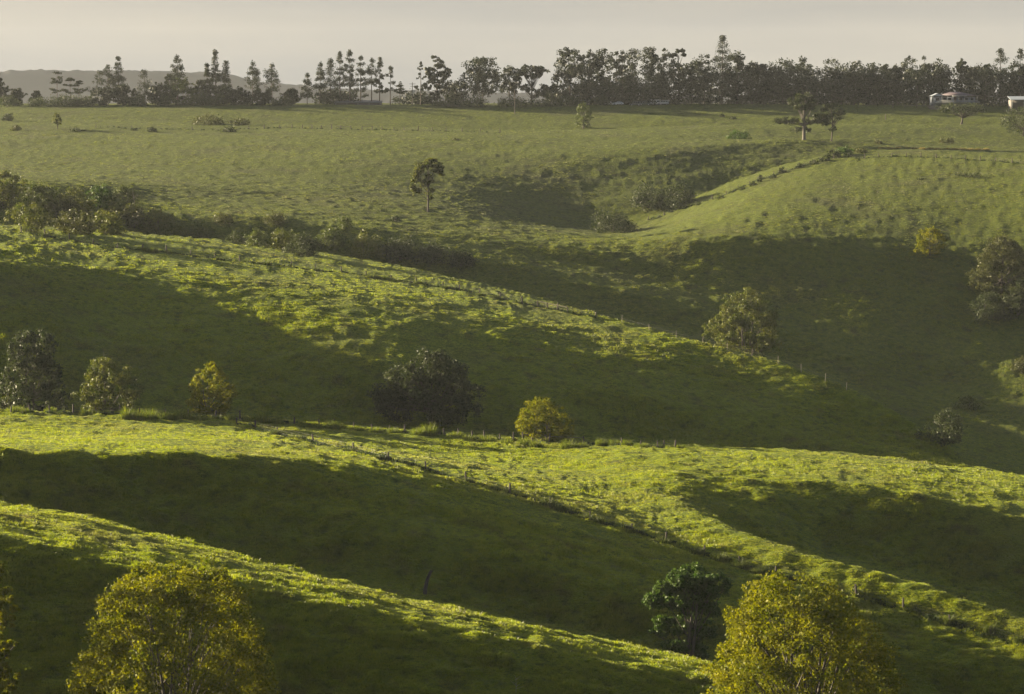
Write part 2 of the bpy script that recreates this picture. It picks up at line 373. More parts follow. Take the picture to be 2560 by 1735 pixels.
def base_height(x, y):
    """smooth land height at world x, y (arrays)"""
    x = np.asarray(x, float); y = np.asarray(y, float)
    sh = x.shape; x = x.ravel(); y = np.maximum(y.ravel(), 12.0)
    out = np.empty_like(x)
    for a in range(0, len(x), 60000):
        xx, yy = x[a:a+60000], y[a:a+60000]
        q = np.clip(xx / yy, TT[0], TT[-1])
        i = np.clip(np.searchsorted(TT, q) - 1, 0, len(TT) - 2); f = ((q - TT[i]) / (TT[i+1] - TT[i]))[:, None]
        ky = KY[i] * (1 - f) + KY[i+1] * f
        j = np.clip((ky <= yy[:, None]).sum(1) - 1, 0, KY.shape[1] - 2)
        ar = np.arange(len(yy)); f = f[:, 0]
        g = lambda A, jj: A[i, jj] * (1 - f) + A[i+1, jj] * f
        y0 = ky[ar, j]; h = ky[ar, j+1] - y0; t = np.clip((yy - y0) / h, 0, 1)
        e = ((2*t**3-3*t**2+1)*g(KE, j) + (t**3-2*t**2+t)*h*g(KM, j) + (-2*t**3+3*t**2)*g(KE, j+1) + (t**3-t**2)*h*g(KM, j+1))
        out[a:a+60000] = e * yy
    return out.reshape(sh)

def relief(x, y, zb=None):
    """hummocks, cattle terraces and tussocks on the pasture"""
    near = sstep(150, 260, y) * (1 - sstep(1250, 1600, y))
    far = sstep(700, 1100, y)
    roll = (fbm(x / 95 + 3, y / 55, 101, 2) - 0.5) * 3.0 * sstep(900, 960, y) * (1 - sstep(1040, 1085, y))
    r = (fbm(x / 22, y / 22, 5, 2) - 0.5) * 0.3
    r = r + (fbm(x / 8.5, y / 5.5, 11, 2) - 0.5) * 0.36
    lump = vnoise(x / 3.0, y / 2.0, 23)
    r = r + (lump ** 2) * (0.46 - 0.2 * far)
    t2 = vnoise(x / 1.3, y / 0.9, 31)
    r = r + (t2 ** 2) * (0.26 - 0.12 * far)
    patch = sstep(0.45, 0.75, fbm(x / 16, y / 16, 41, 2))
    r = r + patch * vnoise(x / 1.7, y / 1.5, 53) ** 2 * 0.2
    if zb is not None:
        # narrow stock terraces along the contours
        ph = zb / 0.75 + 2.2 * fbm(x / 14, y / 14, 61, 2)
        w = ph - np.floor(ph)
        saw = np.where(w < 0.7, w / 0.7, (1 - w) / 0.3)
        r = r + 0.13 * (saw - 0.5) * sstep(0.35, 0.6, fbm(x / 30, y / 30, 67, 2)) 
    return r * near + roll
# ------------------------------------------------------------------ land mesh
def build_land():
    tcol = np.concatenate([-np.geomspace(0.95, 0.2, 60), np.linspace(-0.195, 0.195, 660), np.geomspace(0.2, 0.95, 36)])
    # rows: dense where the picture sees the ground
    nseg = []
    mid = np.searchsorted(TT, np.linspace(-0.17, 0.17, 9))
    rows = []
    for k in range(KY.shape[1] - 1):
        vspan = np.abs(KE[mid, k+1] - KE[mid, k]).max() * F
        yspan = (KY[mid, k+1] - KY[mid, k]).mean()
        if KY[mid, k].mean() < 210 or KY[mid, k].mean() > 1300:
            n = 6 if KY[mid, k].mean() < 210 else 10
        else:
            n = int(max(vspan / 5.6, yspan / 2.8, 4))
            n = min(n, 60)
        rows += [(k, j / n) for j in range(n)]
    rows.append((KY.shape[1] - 2, 1.0))
    kk = np.array([r[0] for r in rows]); ff = np.array([r[1] for r in rows])
    i = np.clip(np.searchsorted(TT, tcol) - 1, 0, len(TT) - 2); f = ((tcol - TT[i]) / (TT[i+1] - TT[i]))[:, None]
    ky = KY[i] * (1 - f) + KY[i+1] * f
    Yg = ky[:, kk] * (1 - ff) + ky[:, kk + 1] * ff           # (cols, rows)
    X = tcol[:, None] * Yg
    ZB = base_height(X, Yg); Z = ZB + relief(X, Yg, ZB)
    nc, nr = X.shape
    v = np.stack([X, Yg, Z], -1).reshape(-1, 3)
    idx = np.arange(nc * nr).reshape(nc, nr)
    fc = np.stack([idx[:-1, :-1], idx[1:, :-1], idx[1:, 1:], idx[:-1, 1:]], -1).reshape(-1, 4)
    print("land grid", nc, nr, len(fc))
    return v, fc, X, Yg, Z

def grass_ground_mat():
    m, t = new_mat("pasture")
    N = t.nodes.new; Lk = t.links.new
    o = N("ShaderNodeOutputMaterial"); b = N("ShaderNodeBsdfPrincipled")
    g = N("ShaderNodeNewGeometry")
    def noise(scale, detail=3, rough=0.6):
        n = N("ShaderNodeTexNoise"); n.inputs["Scale"].default_value = scale; n.inputs["Detail"].default_value = detail
        n.inputs["Roughness"].default_value = rough
        Lk(g.outputs["Position"], n.inputs["Vector"]); return n.outputs["Fac"]
    def mix(a, bb, fac):
        x = N("ShaderNodeMix"); x.data_type = 'RGBA'
        for s, val in (("A", a), ("B", bb)):
            if isinstance(val, tuple): x.inputs[s].default_value = val + (1,)
            else: Lk(val, x.inputs[s])
        Lk(fac, x.inputs["Factor"]); return x.outputs["Result"]
    def ramp(fac, a, bb):
        r = N("ShaderNodeMapRange"); r.inputs["From Min"].default_value = a; r.inputs["From Max"].default_value = bb
        Lk(fac, r.inputs["Value"]); return r.outputs["Result"]
    c = mix((0.076, 0.110, 0.010), (0.138, 0.160, 0.014), ramp(noise(0.9, 4), 0.3, 0.7))
    c = mix(c, (0.090, 0.098, 0.026), ramp(noise(0.045, 4), 0.52, 0.8))
    c = mix(c, (0.048, 0.045, 0.018), ramp(noise(0.28, 5), 0.55, 0.8))
    c = mix(c, (0.034, 0.055, 0.010), ramp(noise(0.75, 3), 0.5, 0.78))
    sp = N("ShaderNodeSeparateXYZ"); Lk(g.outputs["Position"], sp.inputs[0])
    dry = N("ShaderNodeMix"); dry.data_type = 'RGBA'; dry.blend_type = 'MULTIPLY'; dry.inputs["B"].default_value = (0.58, 0.57, 0.74, 1)  # far ground dimmed by depth to balance exposure, beyond being drier
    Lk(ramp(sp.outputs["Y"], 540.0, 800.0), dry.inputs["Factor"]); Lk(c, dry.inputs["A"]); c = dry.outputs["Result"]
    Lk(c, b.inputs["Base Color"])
    b.inputs["Roughness"].default_value = 0.9; b.inputs["Specular IOR Level"].default_value = 0.1
    bp = N("ShaderNodeBump"); bp.inputs["Strength"].default_value = 1.0; bp.inputs["Distance"].default_value = 0.42
    Lk(noise(2.0, 6, 0.72), bp.inputs["Height"]); Lk(bp.outputs[0], b.inputs["Normal"])
    Lk(b.outputs[0], o.inputs["Surface"])
    return m

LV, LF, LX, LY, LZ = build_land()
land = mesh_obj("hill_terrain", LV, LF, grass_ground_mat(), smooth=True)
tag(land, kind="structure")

def ground(x, y):
    xa, ya = np.array([x]), np.array([y]); zb = base_height(xa, ya)
    return float(zb[0] + relief(xa, ya, zb)[0])

def on_land(u, v, lo=220, hi=1240):
    """first point of the land met by the view ray through source pixel (u, v)"""
    ys = np.linspace(lo, hi, 2400)
    a = (u - 1280.0) / F; bb = (867.5 - v) / F
    k = ys / (CP + bb * SP)
    x = a * k; zr = (-SP + bb * CP) * k
    zt = base_height(x, ys) + relief(x, ys) * 0.6
    hit = np.nonzero(zt >= zr)[0]
    i = hit[0] if len(hit) else len(ys) - 1
    return float(x[i]), float(ys[i]), float(zt[i])

def at_depth(u, Y):
    """land point in column u at depth Y"""
    x = (u - 1280.0) / F * Y * 1.004
    for _ in range(4):
        z = ground(x, Y)
        uu, vv = proj(x, Y, z)
        x += (u - uu) / F * Y
    return (x, Y, ground(x, Y))

def line_depth(u, k, off=0.0):
    """depth of land line k in column u"""
    return float(np.interp((u - 1280.0) / F, TT, KY[:, k])) + off
# ------------------------------------------------------------------ grass tussocks (stuff)
def grass_mat():
    m, t = new_mat("grass_blades")
    N = t.nodes.new; Lk = t.links.new
    o = N("ShaderNodeOutputMaterial"); g = N("ShaderNodeNewGeometry"); oi = N("ShaderNodeObjectInfo")
    def noise(scale, detail=3):
        n = N("ShaderNodeTexNoise"); n.inputs["Scale"].default_value = scale; n.inputs["Detail"].default_value = detail
        Lk(g.outputs["Position"], n.inputs["Vector"]); return n.outputs["Fac"]
    def mix(a, bb, fac):
        x = N("ShaderNodeMix"); x.data_type = 'RGBA'
        for s, val in (("A", a), ("B", bb)):
            if isinstance(val, tuple): x.inputs[s].default_value = val + (1,)
            else: Lk(val, x.inputs[s])
        Lk(fac, x.inputs["Factor"]); return x.outputs["Result"]
    def ramp(fac, a, bb, c=0.0, d=1.0):
        r = N("ShaderNodeMapRange"); r.inputs["From Min"].default_value = a; r.inputs["From Max"].default_value = bb
        r.inputs["To Min"].default_value = c; r.inputs["To Max"].default_value = d
        Lk(fac, r.inputs["Value"]); return r.outputs["Result"]
    c = mix((0.105, 0.142, 0.008), (0.185, 0.200, 0.013), oi.outputs["Random"])
    c = mix(c, (0.150, 0.135, 0.040), ramp(noise(0.045, 4), 0.50, 0.78, 0.0, 0.6))
    c = mix(c, (0.080, 0.068, 0.026), ramp(noise(0.28, 5), 0.55, 0.8, 0.0, 0.75))
    c = mix(c, (0.040, 0.062, 0.010), ramp(noise(0.75, 3), 0.5, 0.72, 0.0, 0.7))
    # far paddocks: drier, duller grass, darkened further by depth to offset raised exposure
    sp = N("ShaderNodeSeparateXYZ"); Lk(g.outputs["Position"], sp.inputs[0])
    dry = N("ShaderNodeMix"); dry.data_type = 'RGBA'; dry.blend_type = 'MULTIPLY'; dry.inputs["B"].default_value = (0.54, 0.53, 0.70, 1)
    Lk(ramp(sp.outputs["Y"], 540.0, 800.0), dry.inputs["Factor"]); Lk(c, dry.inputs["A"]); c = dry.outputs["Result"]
    d = N("ShaderNodeBsdfDiffuse"); Lk(c, d.inputs["Color"])
    tr = N("ShaderNodeBsdfTranslucent")
    hs = N("ShaderNodeHueSaturation"); hs.inputs["Value"].default_value = 1.85; hs.inputs["Saturation"].default_value = 1.05
    Lk(c, hs.inputs["Color"]); Lk(hs.outputs["Color"], tr.inputs["Color"])
    gl = N("ShaderNodeBsdfGlossy"); gl.inputs["Roughness"].default_value = 0.45; gl.inputs["Color"].default_value = (0.9, 0.9, 0.8, 1)
    ms = N("ShaderNodeMixShader"); ms.inputs[0].default_value = 0.58
    Lk(d.outputs[0], ms.inputs[1]); Lk(tr.outputs[0], ms.inputs[2])
    m2 = N("ShaderNodeMixShader"); m2.inputs[0].default_value = 0.04
    Lk(ms.outputs[0], m2.inputs[1]); Lk(gl.outputs[0], m2.inputs[2])
    Lk(m2.outputs[0], o.inputs["Surface"])
    return m
GRASS = grass_mat()

def blade_mesh(name, n, rad, h, wd, lean, seed, mat):
    r = np.random.default_rng(seed)
    V, Fq, Ft = [], [], []
    for i in range(n):
        a = r.uniform(0, 2 * math.pi); q = rad * math.sqrt(r.uniform(0, 1))
        bx, by = q * math.cos(a), q * math.sin(a)
        hh = h * r.uniform(0.55, 1.1) * (1.1 - 0.5 * q / rad)
        la = a + r.uniform(-0.9, 0.9); ln = lean * r.uniform(0.3, 1.2) * hh
        wa = r.uniform(0, math.pi); wx, wy = math.cos(wa) * wd / 2, math.sin(wa) * wd / 2
        mx, my = bx + math.cos(la) * ln * 0.35, by + math.sin(la) * ln * 0.35
        tx, ty = bx + math.cos(la) * ln, by + math.sin(la) * ln
        k = len(V)
        V += [(bx - wx, by - wy, -0.06), (bx + wx, by + wy, -0.06), (mx + wx * .8, my + wy * .8, hh * 0.62), (mx - wx * .8, my - wy * .8, hh * 0.62), (tx, ty, hh)]
        Fq.append((k, k + 1, k + 2, k + 3)); Ft.append((k + 3, k + 2, k + 4))
    me = bpy.data.meshes.new(name)
    me.from_pydata(V, [], Fq + Ft); me.materials.append(mat)
    return bpy.data.objects.new(name, me)

def instancer(name, pts, scale, rotz, index, protos, kind="stuff"):
    me = bpy.data.meshes.new(name)
    me.vertices.add(len(pts)); me.vertices.foreach_set("co", np.asarray(pts, np.float32).ravel())
    for nm, ty, val in (("g_scale", 'FLOAT', scale), ("g_rot", 'FLOAT', rotz), ("g_idx", 'INT', index)):
        a = me.attributes.new(nm, ty, 'POINT'); a.data.foreach_set("value", np.asarray(val, np.int32 if ty == 'INT' else np.float32))
    col = bpy.data.collections.new(name + "_kinds")
    for p in protos:
        col.objects.link(p)
    ob = bpy.data.objects.new(name, me); COL.objects.link(ob); tag(ob, kind=kind)
    ng = bpy.data.node_groups.new(name, 'GeometryNodeTree')
    ng.interface.new_socket("Geometry", in_out='INPUT', socket_type='NodeSocketGeometry')
    ng.interface.new_socket("Geometry", in_out='OUTPUT', socket_type='NodeSocketGeometry')
    N = ng.nodes.new; Lk = ng.links.new
    gi = N("NodeGroupInput"); go = N("NodeGroupOutput")
    ci = N("GeometryNodeCollectionInfo"); ci.inputs["Collection"].default_value = col
    ci.inputs["Separate Children"].default_value = True; ci.inputs["Reset Children"].default_value = True
    ip = N("GeometryNodeInstanceOnPoints"); ip.inputs["Pick Instance"].default_value = True
    def att(nm, ty):
        a = N("GeometryNodeInputNamedAttribute"); a.data_type = ty; a.inputs["Name"].default_value = nm
        return a.outputs["Attribute"]
    cx = N("ShaderNodeCombineXYZ"); Lk(att("g_rot", 'FLOAT'), cx.inputs["Z"])
    Lk(gi.outputs[0], ip.inputs["Points"]); Lk(ci.outputs[0], ip.inputs["Instance"])
    Lk(att("g_idx", 'INT'), ip.inputs["Instance Index"]); Lk(cx.outputs[0], ip.inputs["Rotation"])
    Lk(att("g_scale", 'FLOAT'), ip.inputs["Scale"]); Lk(ip.outputs[0], go.inputs[0])
    md = ob.modifiers.new("scatter", 'NODES'); md.node_group = ng
    return ob

def build_grass(n):
    nc, nr = LX.shape
    inside = np.nonzero((LX[:, 0] / LY[:, 0] > -0.19) & (LX[:, 0] / LY[:, 0] < 0.19))[0]
    c0, c1 = inside[0], inside[-1]
    E = LZ / LY
    run = np.maximum.accumulate(E, axis=1)
    vis = (E >= run - 0.0012)[c0:c1, :-1]
    dv = np.abs(np.diff(E, axis=1))[c0:c1] * F * LY[c0:c1, :-1] * (LX[c0+1:c1+1, :-1] / LY[c0+1:c1+1, :-1] - LX[c0:c1, :-1] / LY[c0:c1, :-1]) / LY[c0:c1, :-1] * F
    wt = np.where(vis, dv + 1.5, 0.25)
    yy = LY[c0:c1, :-1]
    wt = wt * ((yy > 240) & (yy < 1188)) * np.where(yy > 760, 0.6, np.where(yy < 530, 1.5, 1.0))
    cum = np.cumsum(wt.ravel()); cum /= cum[-1]
    cell = np.searchsorted(cum, rng.random(n)); ci = cell // (nr - 1) + c0; ri = cell % (nr - 1)
    a = rng.random(n); b = rng.random(n)
    def bil(A):
        return (A[ci, ri] * (1 - a) + A[ci + 1, ri] * a) * (1 - b) + (A[ci, ri + 1] * (1 - a) + A[ci + 1, ri + 1] * a) * b
    x, y, z = bil(LX), bil(LY), bil(LZ)
    tall = 0.55 * fbm(x / 14, y / 11, 71, 3) + 0.45 * fbm(x / 2.8, y / 2.2, 73, 2)
    sc = np.where(y < 540, 1.3, np.clip(y / 430, 0.85, 1.25)) * (0.4 + 0.55 * rng.random(n)) * (0.5 + 0.75 * sstep(0.3, 0.75, tall))
    idx = np.where((tall > 0.6) & (rng.random(n) < 0.2), 3, rng.integers(0, 3, n))
    protos = [blade_mesh("grass_tuft_short", 22, 0.40, 0.15, 0.05, 0.9, 1, GRASS), blade_mesh("grass_tuft_mid", 20, 0.36, 0.20, 0.045, 0.8, 2, GRASS),
              blade_mesh("grass_tuft_wide", 24, 0.52, 0.14, 0.055, 1.1, 3, GRASS), blade_mesh("grass_tuft_tall", 14, 0.26, 0.40, 0.04, 0.5, 4, GRASS)]
    # name order decides the pick index
    protos.sort(key=lambda p: p.name)
    order = {"grass_tuft_mid": 0, "grass_tuft_short": 1, "grass_tuft_tall": 2, "grass_tuft_wide": 3}
    remap = np.array([order["grass_tuft_short"], order["grass_tuft_mid"], order["grass_tuft_wide"], order["grass_tuft_tall"]])
    return instancer("pasture_grass", np.stack([x, y, z], -1), sc, rng.random(n) * 6.283, remap[idx], protos)
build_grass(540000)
# ------------------------------------------------------------------ plants: builders
LEAF = {
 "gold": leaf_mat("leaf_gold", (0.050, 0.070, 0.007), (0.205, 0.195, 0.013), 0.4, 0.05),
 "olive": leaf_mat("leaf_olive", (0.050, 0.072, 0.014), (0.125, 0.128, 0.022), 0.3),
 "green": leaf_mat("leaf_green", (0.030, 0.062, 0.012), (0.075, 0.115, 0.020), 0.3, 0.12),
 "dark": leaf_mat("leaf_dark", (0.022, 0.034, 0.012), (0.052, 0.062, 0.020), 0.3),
 "pine": leaf_mat("leaf_pine", (0.014, 0.021, 0.010), (0.032, 0.040, 0.015), 0.15),
 "brown": leaf_mat("leaf_brown", (0.038, 0.048, 0.013), (0.082, 0.084, 0.023), 0.28),
 "bush": leaf_mat("leaf_bush", (0.040, 0.062, 0.014), (0.100, 0.115, 0.024), 0.3),
 "straw": leaf_mat("dry_grass", (0.110, 0.100, 0.030), (0.210, 0.170, 0.060), 0.5),
 "sward": leaf_mat("rank_grass", (0.060, 0.095, 0.014), (0.150, 0.165, 0.026), 0.5),
}
BARK = plain("bark", (0.050, 0.042, 0.033), 0.9, 0.35, 2.5)
BARK_PALE = plain("bark_pale", (0.27, 0.24, 0.19), 0.85, 0.3, 2.5)
BARK_CHAR = plain("bark_charred", (0.035, 0.030, 0.027), 0.9, 0.4, 4.0)

def tube(V, Q, pts, rad, sides=5):
    pts = np.asarray(pts, float); n = len(pts); k0 = len(V)
    for i in range(n):
        d = pts[min(i + 1, n - 1)] - pts[max(i - 1, 0)]; d = d / (np.linalg.norm(d) + 1e-9)
        a = np.cross(d, (0.3, 0.9, 0.2)); a /= np.linalg.norm(a) + 1e-9; b = np.cross(d, a)
        for s in range(sides):
            t = 2 * math.pi * s / sides
            V.append(tuple(pts[i] + rad[i] * (math.cos(t) * a + math.sin(t) * b)))
    for i in range(n - 1):
        for s in range(sides):
            q = (s + 1) % sides
            Q.append((k0 + i * sides + s, k0 + i * sides + q, k0 + (i + 1) * sides + q, k0 + (i + 1) * sides + s))

def leaves(cl, per, size, r, flat=0.8, up=0.25):
    """cl: (N,5) clump centre x y z, radius xy, radius z -> quads"""
    cl = np.asarray(cl, float)
    wgt = cl[:, 3] * cl[:, 4]; wgt = wgt / wgt.mean()
    cnt = np.maximum(3, (per * wgt)).astype(int)
    ix = np.repeat(np.arange(len(cl)), cnt); n = len(ix)
    d = r.normal(size=(n, 3)); d /= np.linalg.norm(d, axis=1, keepdims=True)
    q = r.random(n) ** 0.45
    c = cl[ix, :3] + d * np.stack([cl[ix, 3] * q, cl[ix, 3] * q, cl[ix, 4] * q], 1)
    nrm = d * 0.6 + r.normal(size=(n, 3)) * 0.75; nrm[:, 2] += up
    nrm /= np.linalg.norm(nrm, axis=1, keepdims=True)
    a = np.cross(nrm, r.normal(size=(n, 3))); a /= np.linalg.norm(a, axis=1, keepdims=True) + 1e-9
    b = np.cross(nrm, a)
    s = size * r.uniform(0.6, 1.35, (n, 1)); e = flat * r.uniform(0.55, 1.0, (n, 1))
    V = np.stack([c - a * s * 0.5, c + b * s * e * 0.5 - a * s * 0.08, c + a * s * 0.5, c - b * s * e * 0.5 + a * s * 0.08], 1).reshape(-1, 3)
    Fq = np.arange(n * 4).reshape(n, 4)
    ctone = r.random(len(cl))
    tone = np.clip(0.55 * ctone[ix] + 0.45 * r.random(n), 0, 1)
    return V, Fq, tone

def profile_clumps(prof, Wd, z0, z1, n, r, lump=0.16, cr=0.085, shell=0.22, dx=0.0, depth=1.0):
    pr = np.array(prof, float)
    m = n * 4
    h = r.random(m); rad = np.interp(h, pr[:, 0], pr[:, 1])
    keep = r.random(m) < (rad / pr[:, 1].max()) ** 1.1 + 0.06
    h = h[keep][:n]; rad = rad[keep][:n]; n = len(h)
    ph = r.random(n) * 2 * math.pi
    lob = 1 + lump * 2 * (vnoise(ph * 1.3 + 9, h * 4.5, int(r.integers(1000))) - 0.5) + lump * (r.random(n) - 0.5)
    q = np.clip(1 - np.abs(r.normal(size=n)) * shell, 0.05, 1)
    R_ = Wd / 2 * rad * lob * q
    sz = cr * Wd * r.uniform(0.65, 1.35, n)
    x = np.cos(ph) * R_ + dx * Wd * h; y = np.sin(ph) * R_ * depth
    z = z0 + h * (z1 - z0) + (r.random(n) - 0.5) * sz
    return np.stack([x, y, z, sz, sz * r.uniform(0.65, 0.95, n)], 1)

def lobe_clumps(lobes, Wd, H, r, n, cr=0.05):
    """lobes: (x frac of width, height frac, rx frac of width, rz frac of height)"""
    out = []
    tot = sum(l[2] * Wd * l[3] * H for l in lobes)
    for (lx, lz, rx, rz) in lobes:
        k = max(4, int(n * rx * Wd * rz * H / tot))
        d = r.normal(size=(k, 3)); d /= np.linalg.norm(d, axis=1, keepdims=True)
        q = r.random(k) ** 0.33; s = cr * Wd * r.uniform(0.6, 1.3, k)
        yc = r.uniform(-0.12, 0.12) * Wd
        out.append(np.stack([lx * Wd + d[:, 0] * q * rx * Wd, yc + d[:, 1] * q * rx * Wd, lz * H + d[:, 2] * q * rz * H, s, s * 0.7], 1))
    return np.concatenate(out)

def branches(V, Q, cl, H, tr, r, nb, fork=0.3, stems=1, spread=0.05, Wd=1.0, top=0.8):
    """trunk(s) from the ground and limbs reaching into the clumps"""
    axes = []
    for s in range(stems):
        a = r.uniform(0, 6.28); off = spread * Wd * (0 if stems == 1 else 1)
        p0 = np.array([math.cos(a) * off * 0.3, math.sin(a) * off * 0.3, -0.5])
        p3 = np.array([math.cos(a) * off * 3.0 + r.normal() * 0.02 * Wd, math.sin(a) * off * 3.0, H * top * r.uniform(0.85, 1.0)])
        ts = np.linspace(0, 1, 9)[:, None]
        bend = np.sin(ts * math.pi) * np.array([r.normal() * 0.03 * Wd, r.normal() * 0.03 * Wd, 0])
        pts = p0 * (1 - ts) + p3 * ts + bend
        rr = tr / (1 + 0.45 * (stems - 1)) * np.linspace(1.15, 0.22, 9)
        rr[0] *= 1.25
        tube(V, Q, pts, rr, 7); axes.append((pts, rr))
    pick = r.choice(len(cl), min(nb, len(cl)), replace=False)
    for i in pick:
        c = cl[i, :3]; pts, rr = axes[int(r.integers(len(axes)))]
        hz = max(H * fork * r.uniform(0.75, 1.1), c[2] - 0.9 * math.hypot(c[0], c[1]) - 0.15 * H)
        hz = min(hz, H * top * 0.93)
        k = np.clip((hz + 0.5) / (pts[-1, 2] + 0.5), 0, 1) * (len(pts) - 1); k0 = int(min(k, len(pts) - 2))
        p = pts[k0] + (pts[k0 + 1] - pts[k0]) * (k - k0)
        r0 = min(np.interp(k, range(len(rr)), rr) * 0.6, tr * 0.42)
        ts = np.linspace(0, 1, 6)[:, None]
        mid = (p + c) / 2 + np.array([0, 0, -0.05 * np.linalg.norm(c - p)]) + r.normal(size=3) * 0.04 * np.linalg.norm(c - p)
        cv = (1 - ts) ** 2 * p + 2 * ts * (1 - ts) * mid + ts ** 2 * c
        tube(V, Q, cv, np.linspace(r0, max(0.02, r0 * 0.16), 6), 4)

def finish(name, base, label, cat, group, V, Q, leaf, tone, lm, bark, rz=0.0, parts=("trunk", "crown")):
    root = empty(name, base, rz, label, cat, group)
    if len(V):
        mesh_obj(parts[0], V, np.array(Q), bark, root, smooth=True)
    mesh_obj(parts[1], leaf[0], leaf[1], lm, root, tone=tone)
    return root

def place(u, vbase=None, Y=None):
    if Y is not None:
        return at_depth(u, Y)
    return on_land(u, vbase)

def pxm(base):
    f = base[1] * CP - base[2] * SP
    return f / F              # metres per source pixel

DOME = [(0, 0.70), (0.12, 0.92), (0.3, 1.0), (0.55, 0.92), (0.75, 0.74), (0.9, 0.48), (1.0, 0.16)]
ROUND = [(0, 0.45), (0.15, 0.82), (0.4, 1.0), (0.65, 0.94), (0.85, 0.66), (1.0, 0.22)]
EGG = [(0, 0.62), (0.2, 0.95), (0.42, 1.0), (0.7, 0.84), (0.9, 0.52), (1.0, 0.2)]
CONE = [(0, 0.9), (0.15, 1.0), (0.5, 0.66), (0.8, 0.3), (1.0, 0.06)]
HAY = [(0, 1.0), (0.2, 0.97), (0.42, 0.86), (0.62, 0.74), (0.82, 0.60), (0.93, 0.46), (1.0, 0.22)]
LOW = [(0, 0.9), (0.25, 1.0), (0.6, 0.85), (0.85, 0.55), (1.0, 0.2)]

def broadleaf(name, u, vtop, width, label, vbase=None, Y=None, prof=DOME, bottom=0.12, leaf="gold", n=120, per=40, size=0.3, seed=1,
              trunk=0.022, nb=26, fork=0.25, stems=1, lump=0.16, cr=0.085, shell=0.22, dx=0.0, lobes=None, bark=None, cat="tree", group=None, top=0.8, depth=1.0, parts=("trunk", "crown"), cover=None):
    r = np.random.default_rng(seed)
    b = place(u, vbase, Y); k = pxm(b)
    vb = proj(*b)[1]
    H = max((vb - vtop) * k, 0.4); Wd = width * k
    if lobes:
        cl = lobe_clumps(lobes, Wd, H, r, n, cr)
    else:
        cl = profile_clumps(prof, Wd, H * bottom, H * 0.97, n, r, lump, cr, shell, dx, depth)
    V, Q = [], []
    if nb:
        branches(V, Q, cl, H, max(trunk * H, 0.05), r, nb, fork, stems, 0.05, Wd, top)
    if cover:
        area = math.pi * Wd * H * (1 - bottom) * 0.8
        per = area * cover / (0.31 * size * size) / len(cl)
    lv, lf, tone = leaves(cl, per, size, r)
    return finish(name, b, label, cat, group, V, Q, (lv, lf), tone, LEAF[leaf], bark or BARK, parts=parts)

def bush(u, vtop, vbase, width, label, leaf="bush", Y=None, seed=1, n=26, per=16, size=None, group=None, name="shrub", prof=LOW, cat="shrub", cr=0.15, lump=0.22):
    b = place(u, vbase, Y); k = pxm(b)
    sz = size or max(0.2, 4.0 * k)
    return broadleaf(name, u, vtop, width, label, vbase, Y, prof, 0.03, leaf, n, per, sz, seed, 0.03, 7, 0.05, 3, lump, cr, 0.35, cat=cat, group=group, parts=("stem", "foliage"), cover=1.8)

def hoop_pine(u, vtop, width, label, vbase=None, Y=None, seed=1, tiers=11, bare=0.25, cone=0.55, tuft=0.075, per=20, size=0.5, leaf="pine", arms=6, droop=0.0, sparse=0.1, group=None, flat=0.8, name="hoop_pine", trunk=0.016, bias=0.0, topknot=True):
    """araucaria / pine: straight trunk, whorls of limbs carrying tufts at their ends"""
    r = np.random.default_rng(seed)
    b = place(u, vbase, Y); k = pxm(b)
    H = (proj(*b)[1] - vtop) * k; Wd = width * k
    V, Q, cl = [], [], []
    tr = trunk * H
    lean = r.normal(size=2) * 0.012 * H
    ts = np.linspace(0, 1, 8)
    tp = np.stack([lean[0] * ts ** 2, lean[1] * ts ** 2, -0.5 + ts * (H + 0.3)], 1)
    tube(V, Q, tp, tr * (1.1 - 0.95 * ts), 6)
    tiers = max(4, int(round(tiers * 0.72)))
    for i in range(tiers):
        h = bare + (0.97 - bare) * (i + r.uniform(-0.45, 0.45)) / max(tiers - 1, 1)
        h = min(max(h, 0.05), 0.98)
        rel = (h - bare) / (1 - bare)
        L0 = Wd / 2 * (max(0.10, (1 - cone * rel - (1 - cone) * rel ** 3)))
        na = arms + int(r.integers(-1, 2)); a0 = r.uniform(0, 6.28)
        for j in range(na):
            if r.random() < sparse: continue
            a = a0 + j * 6.283 / na + r.normal() * 0.3; hj = r.normal() * 0.012
            ln = L0 * r.uniform(0.5, 1.12) * (1 + bias * -math.cos(a))
            p = np.array([lean[0] * h * h, lean[1] * h * h, min(h + hj, 0.98) * H])
            e = p + np.array([math.cos(a) * ln, math.sin(a) * ln, ln * (0.16 - droop) + r.normal() * 0.14 * ln])
            mid = (p + e) / 2 + np.array([0, 0, -0.10 * ln])
            t = np.linspace(0, 1, 4)[:, None]
            tube(V, Q, (1 - t) ** 2 * p + 2 * t * (1 - t) * mid + t ** 2 * e, np.linspace(max(tr * 0.28 * (1.1 - h), 0.05), 0.03, 4), 3)
            s = tuft * Wd * r.uniform(0.6, 1.35)
            for f in ((1.0, 0.7) if ln > 1.5 * s else (0.9,)):
                if f < 0.6 and r.random() < 0.5: continue
                c = p + (e - p) * f + np.array([0, 0, 0.15 * s])
                cl.append((c[0], c[1], c[2], s * (0.75 + 0.3 * f), s * flat * 1.25))
    if topknot:
        cl.append((lean[0], lean[1], H * 0.985, tuft * Wd * 0.9, tuft * Wd * 1.1))
    cl = np.array(cl)
    lv, lf, tone = leaves(cl, per, size, r, up=0.1)
    return finish(name, b, label, "pine tree", group, V, Q, (lv, lf), tone, LEAF[leaf], BARK)

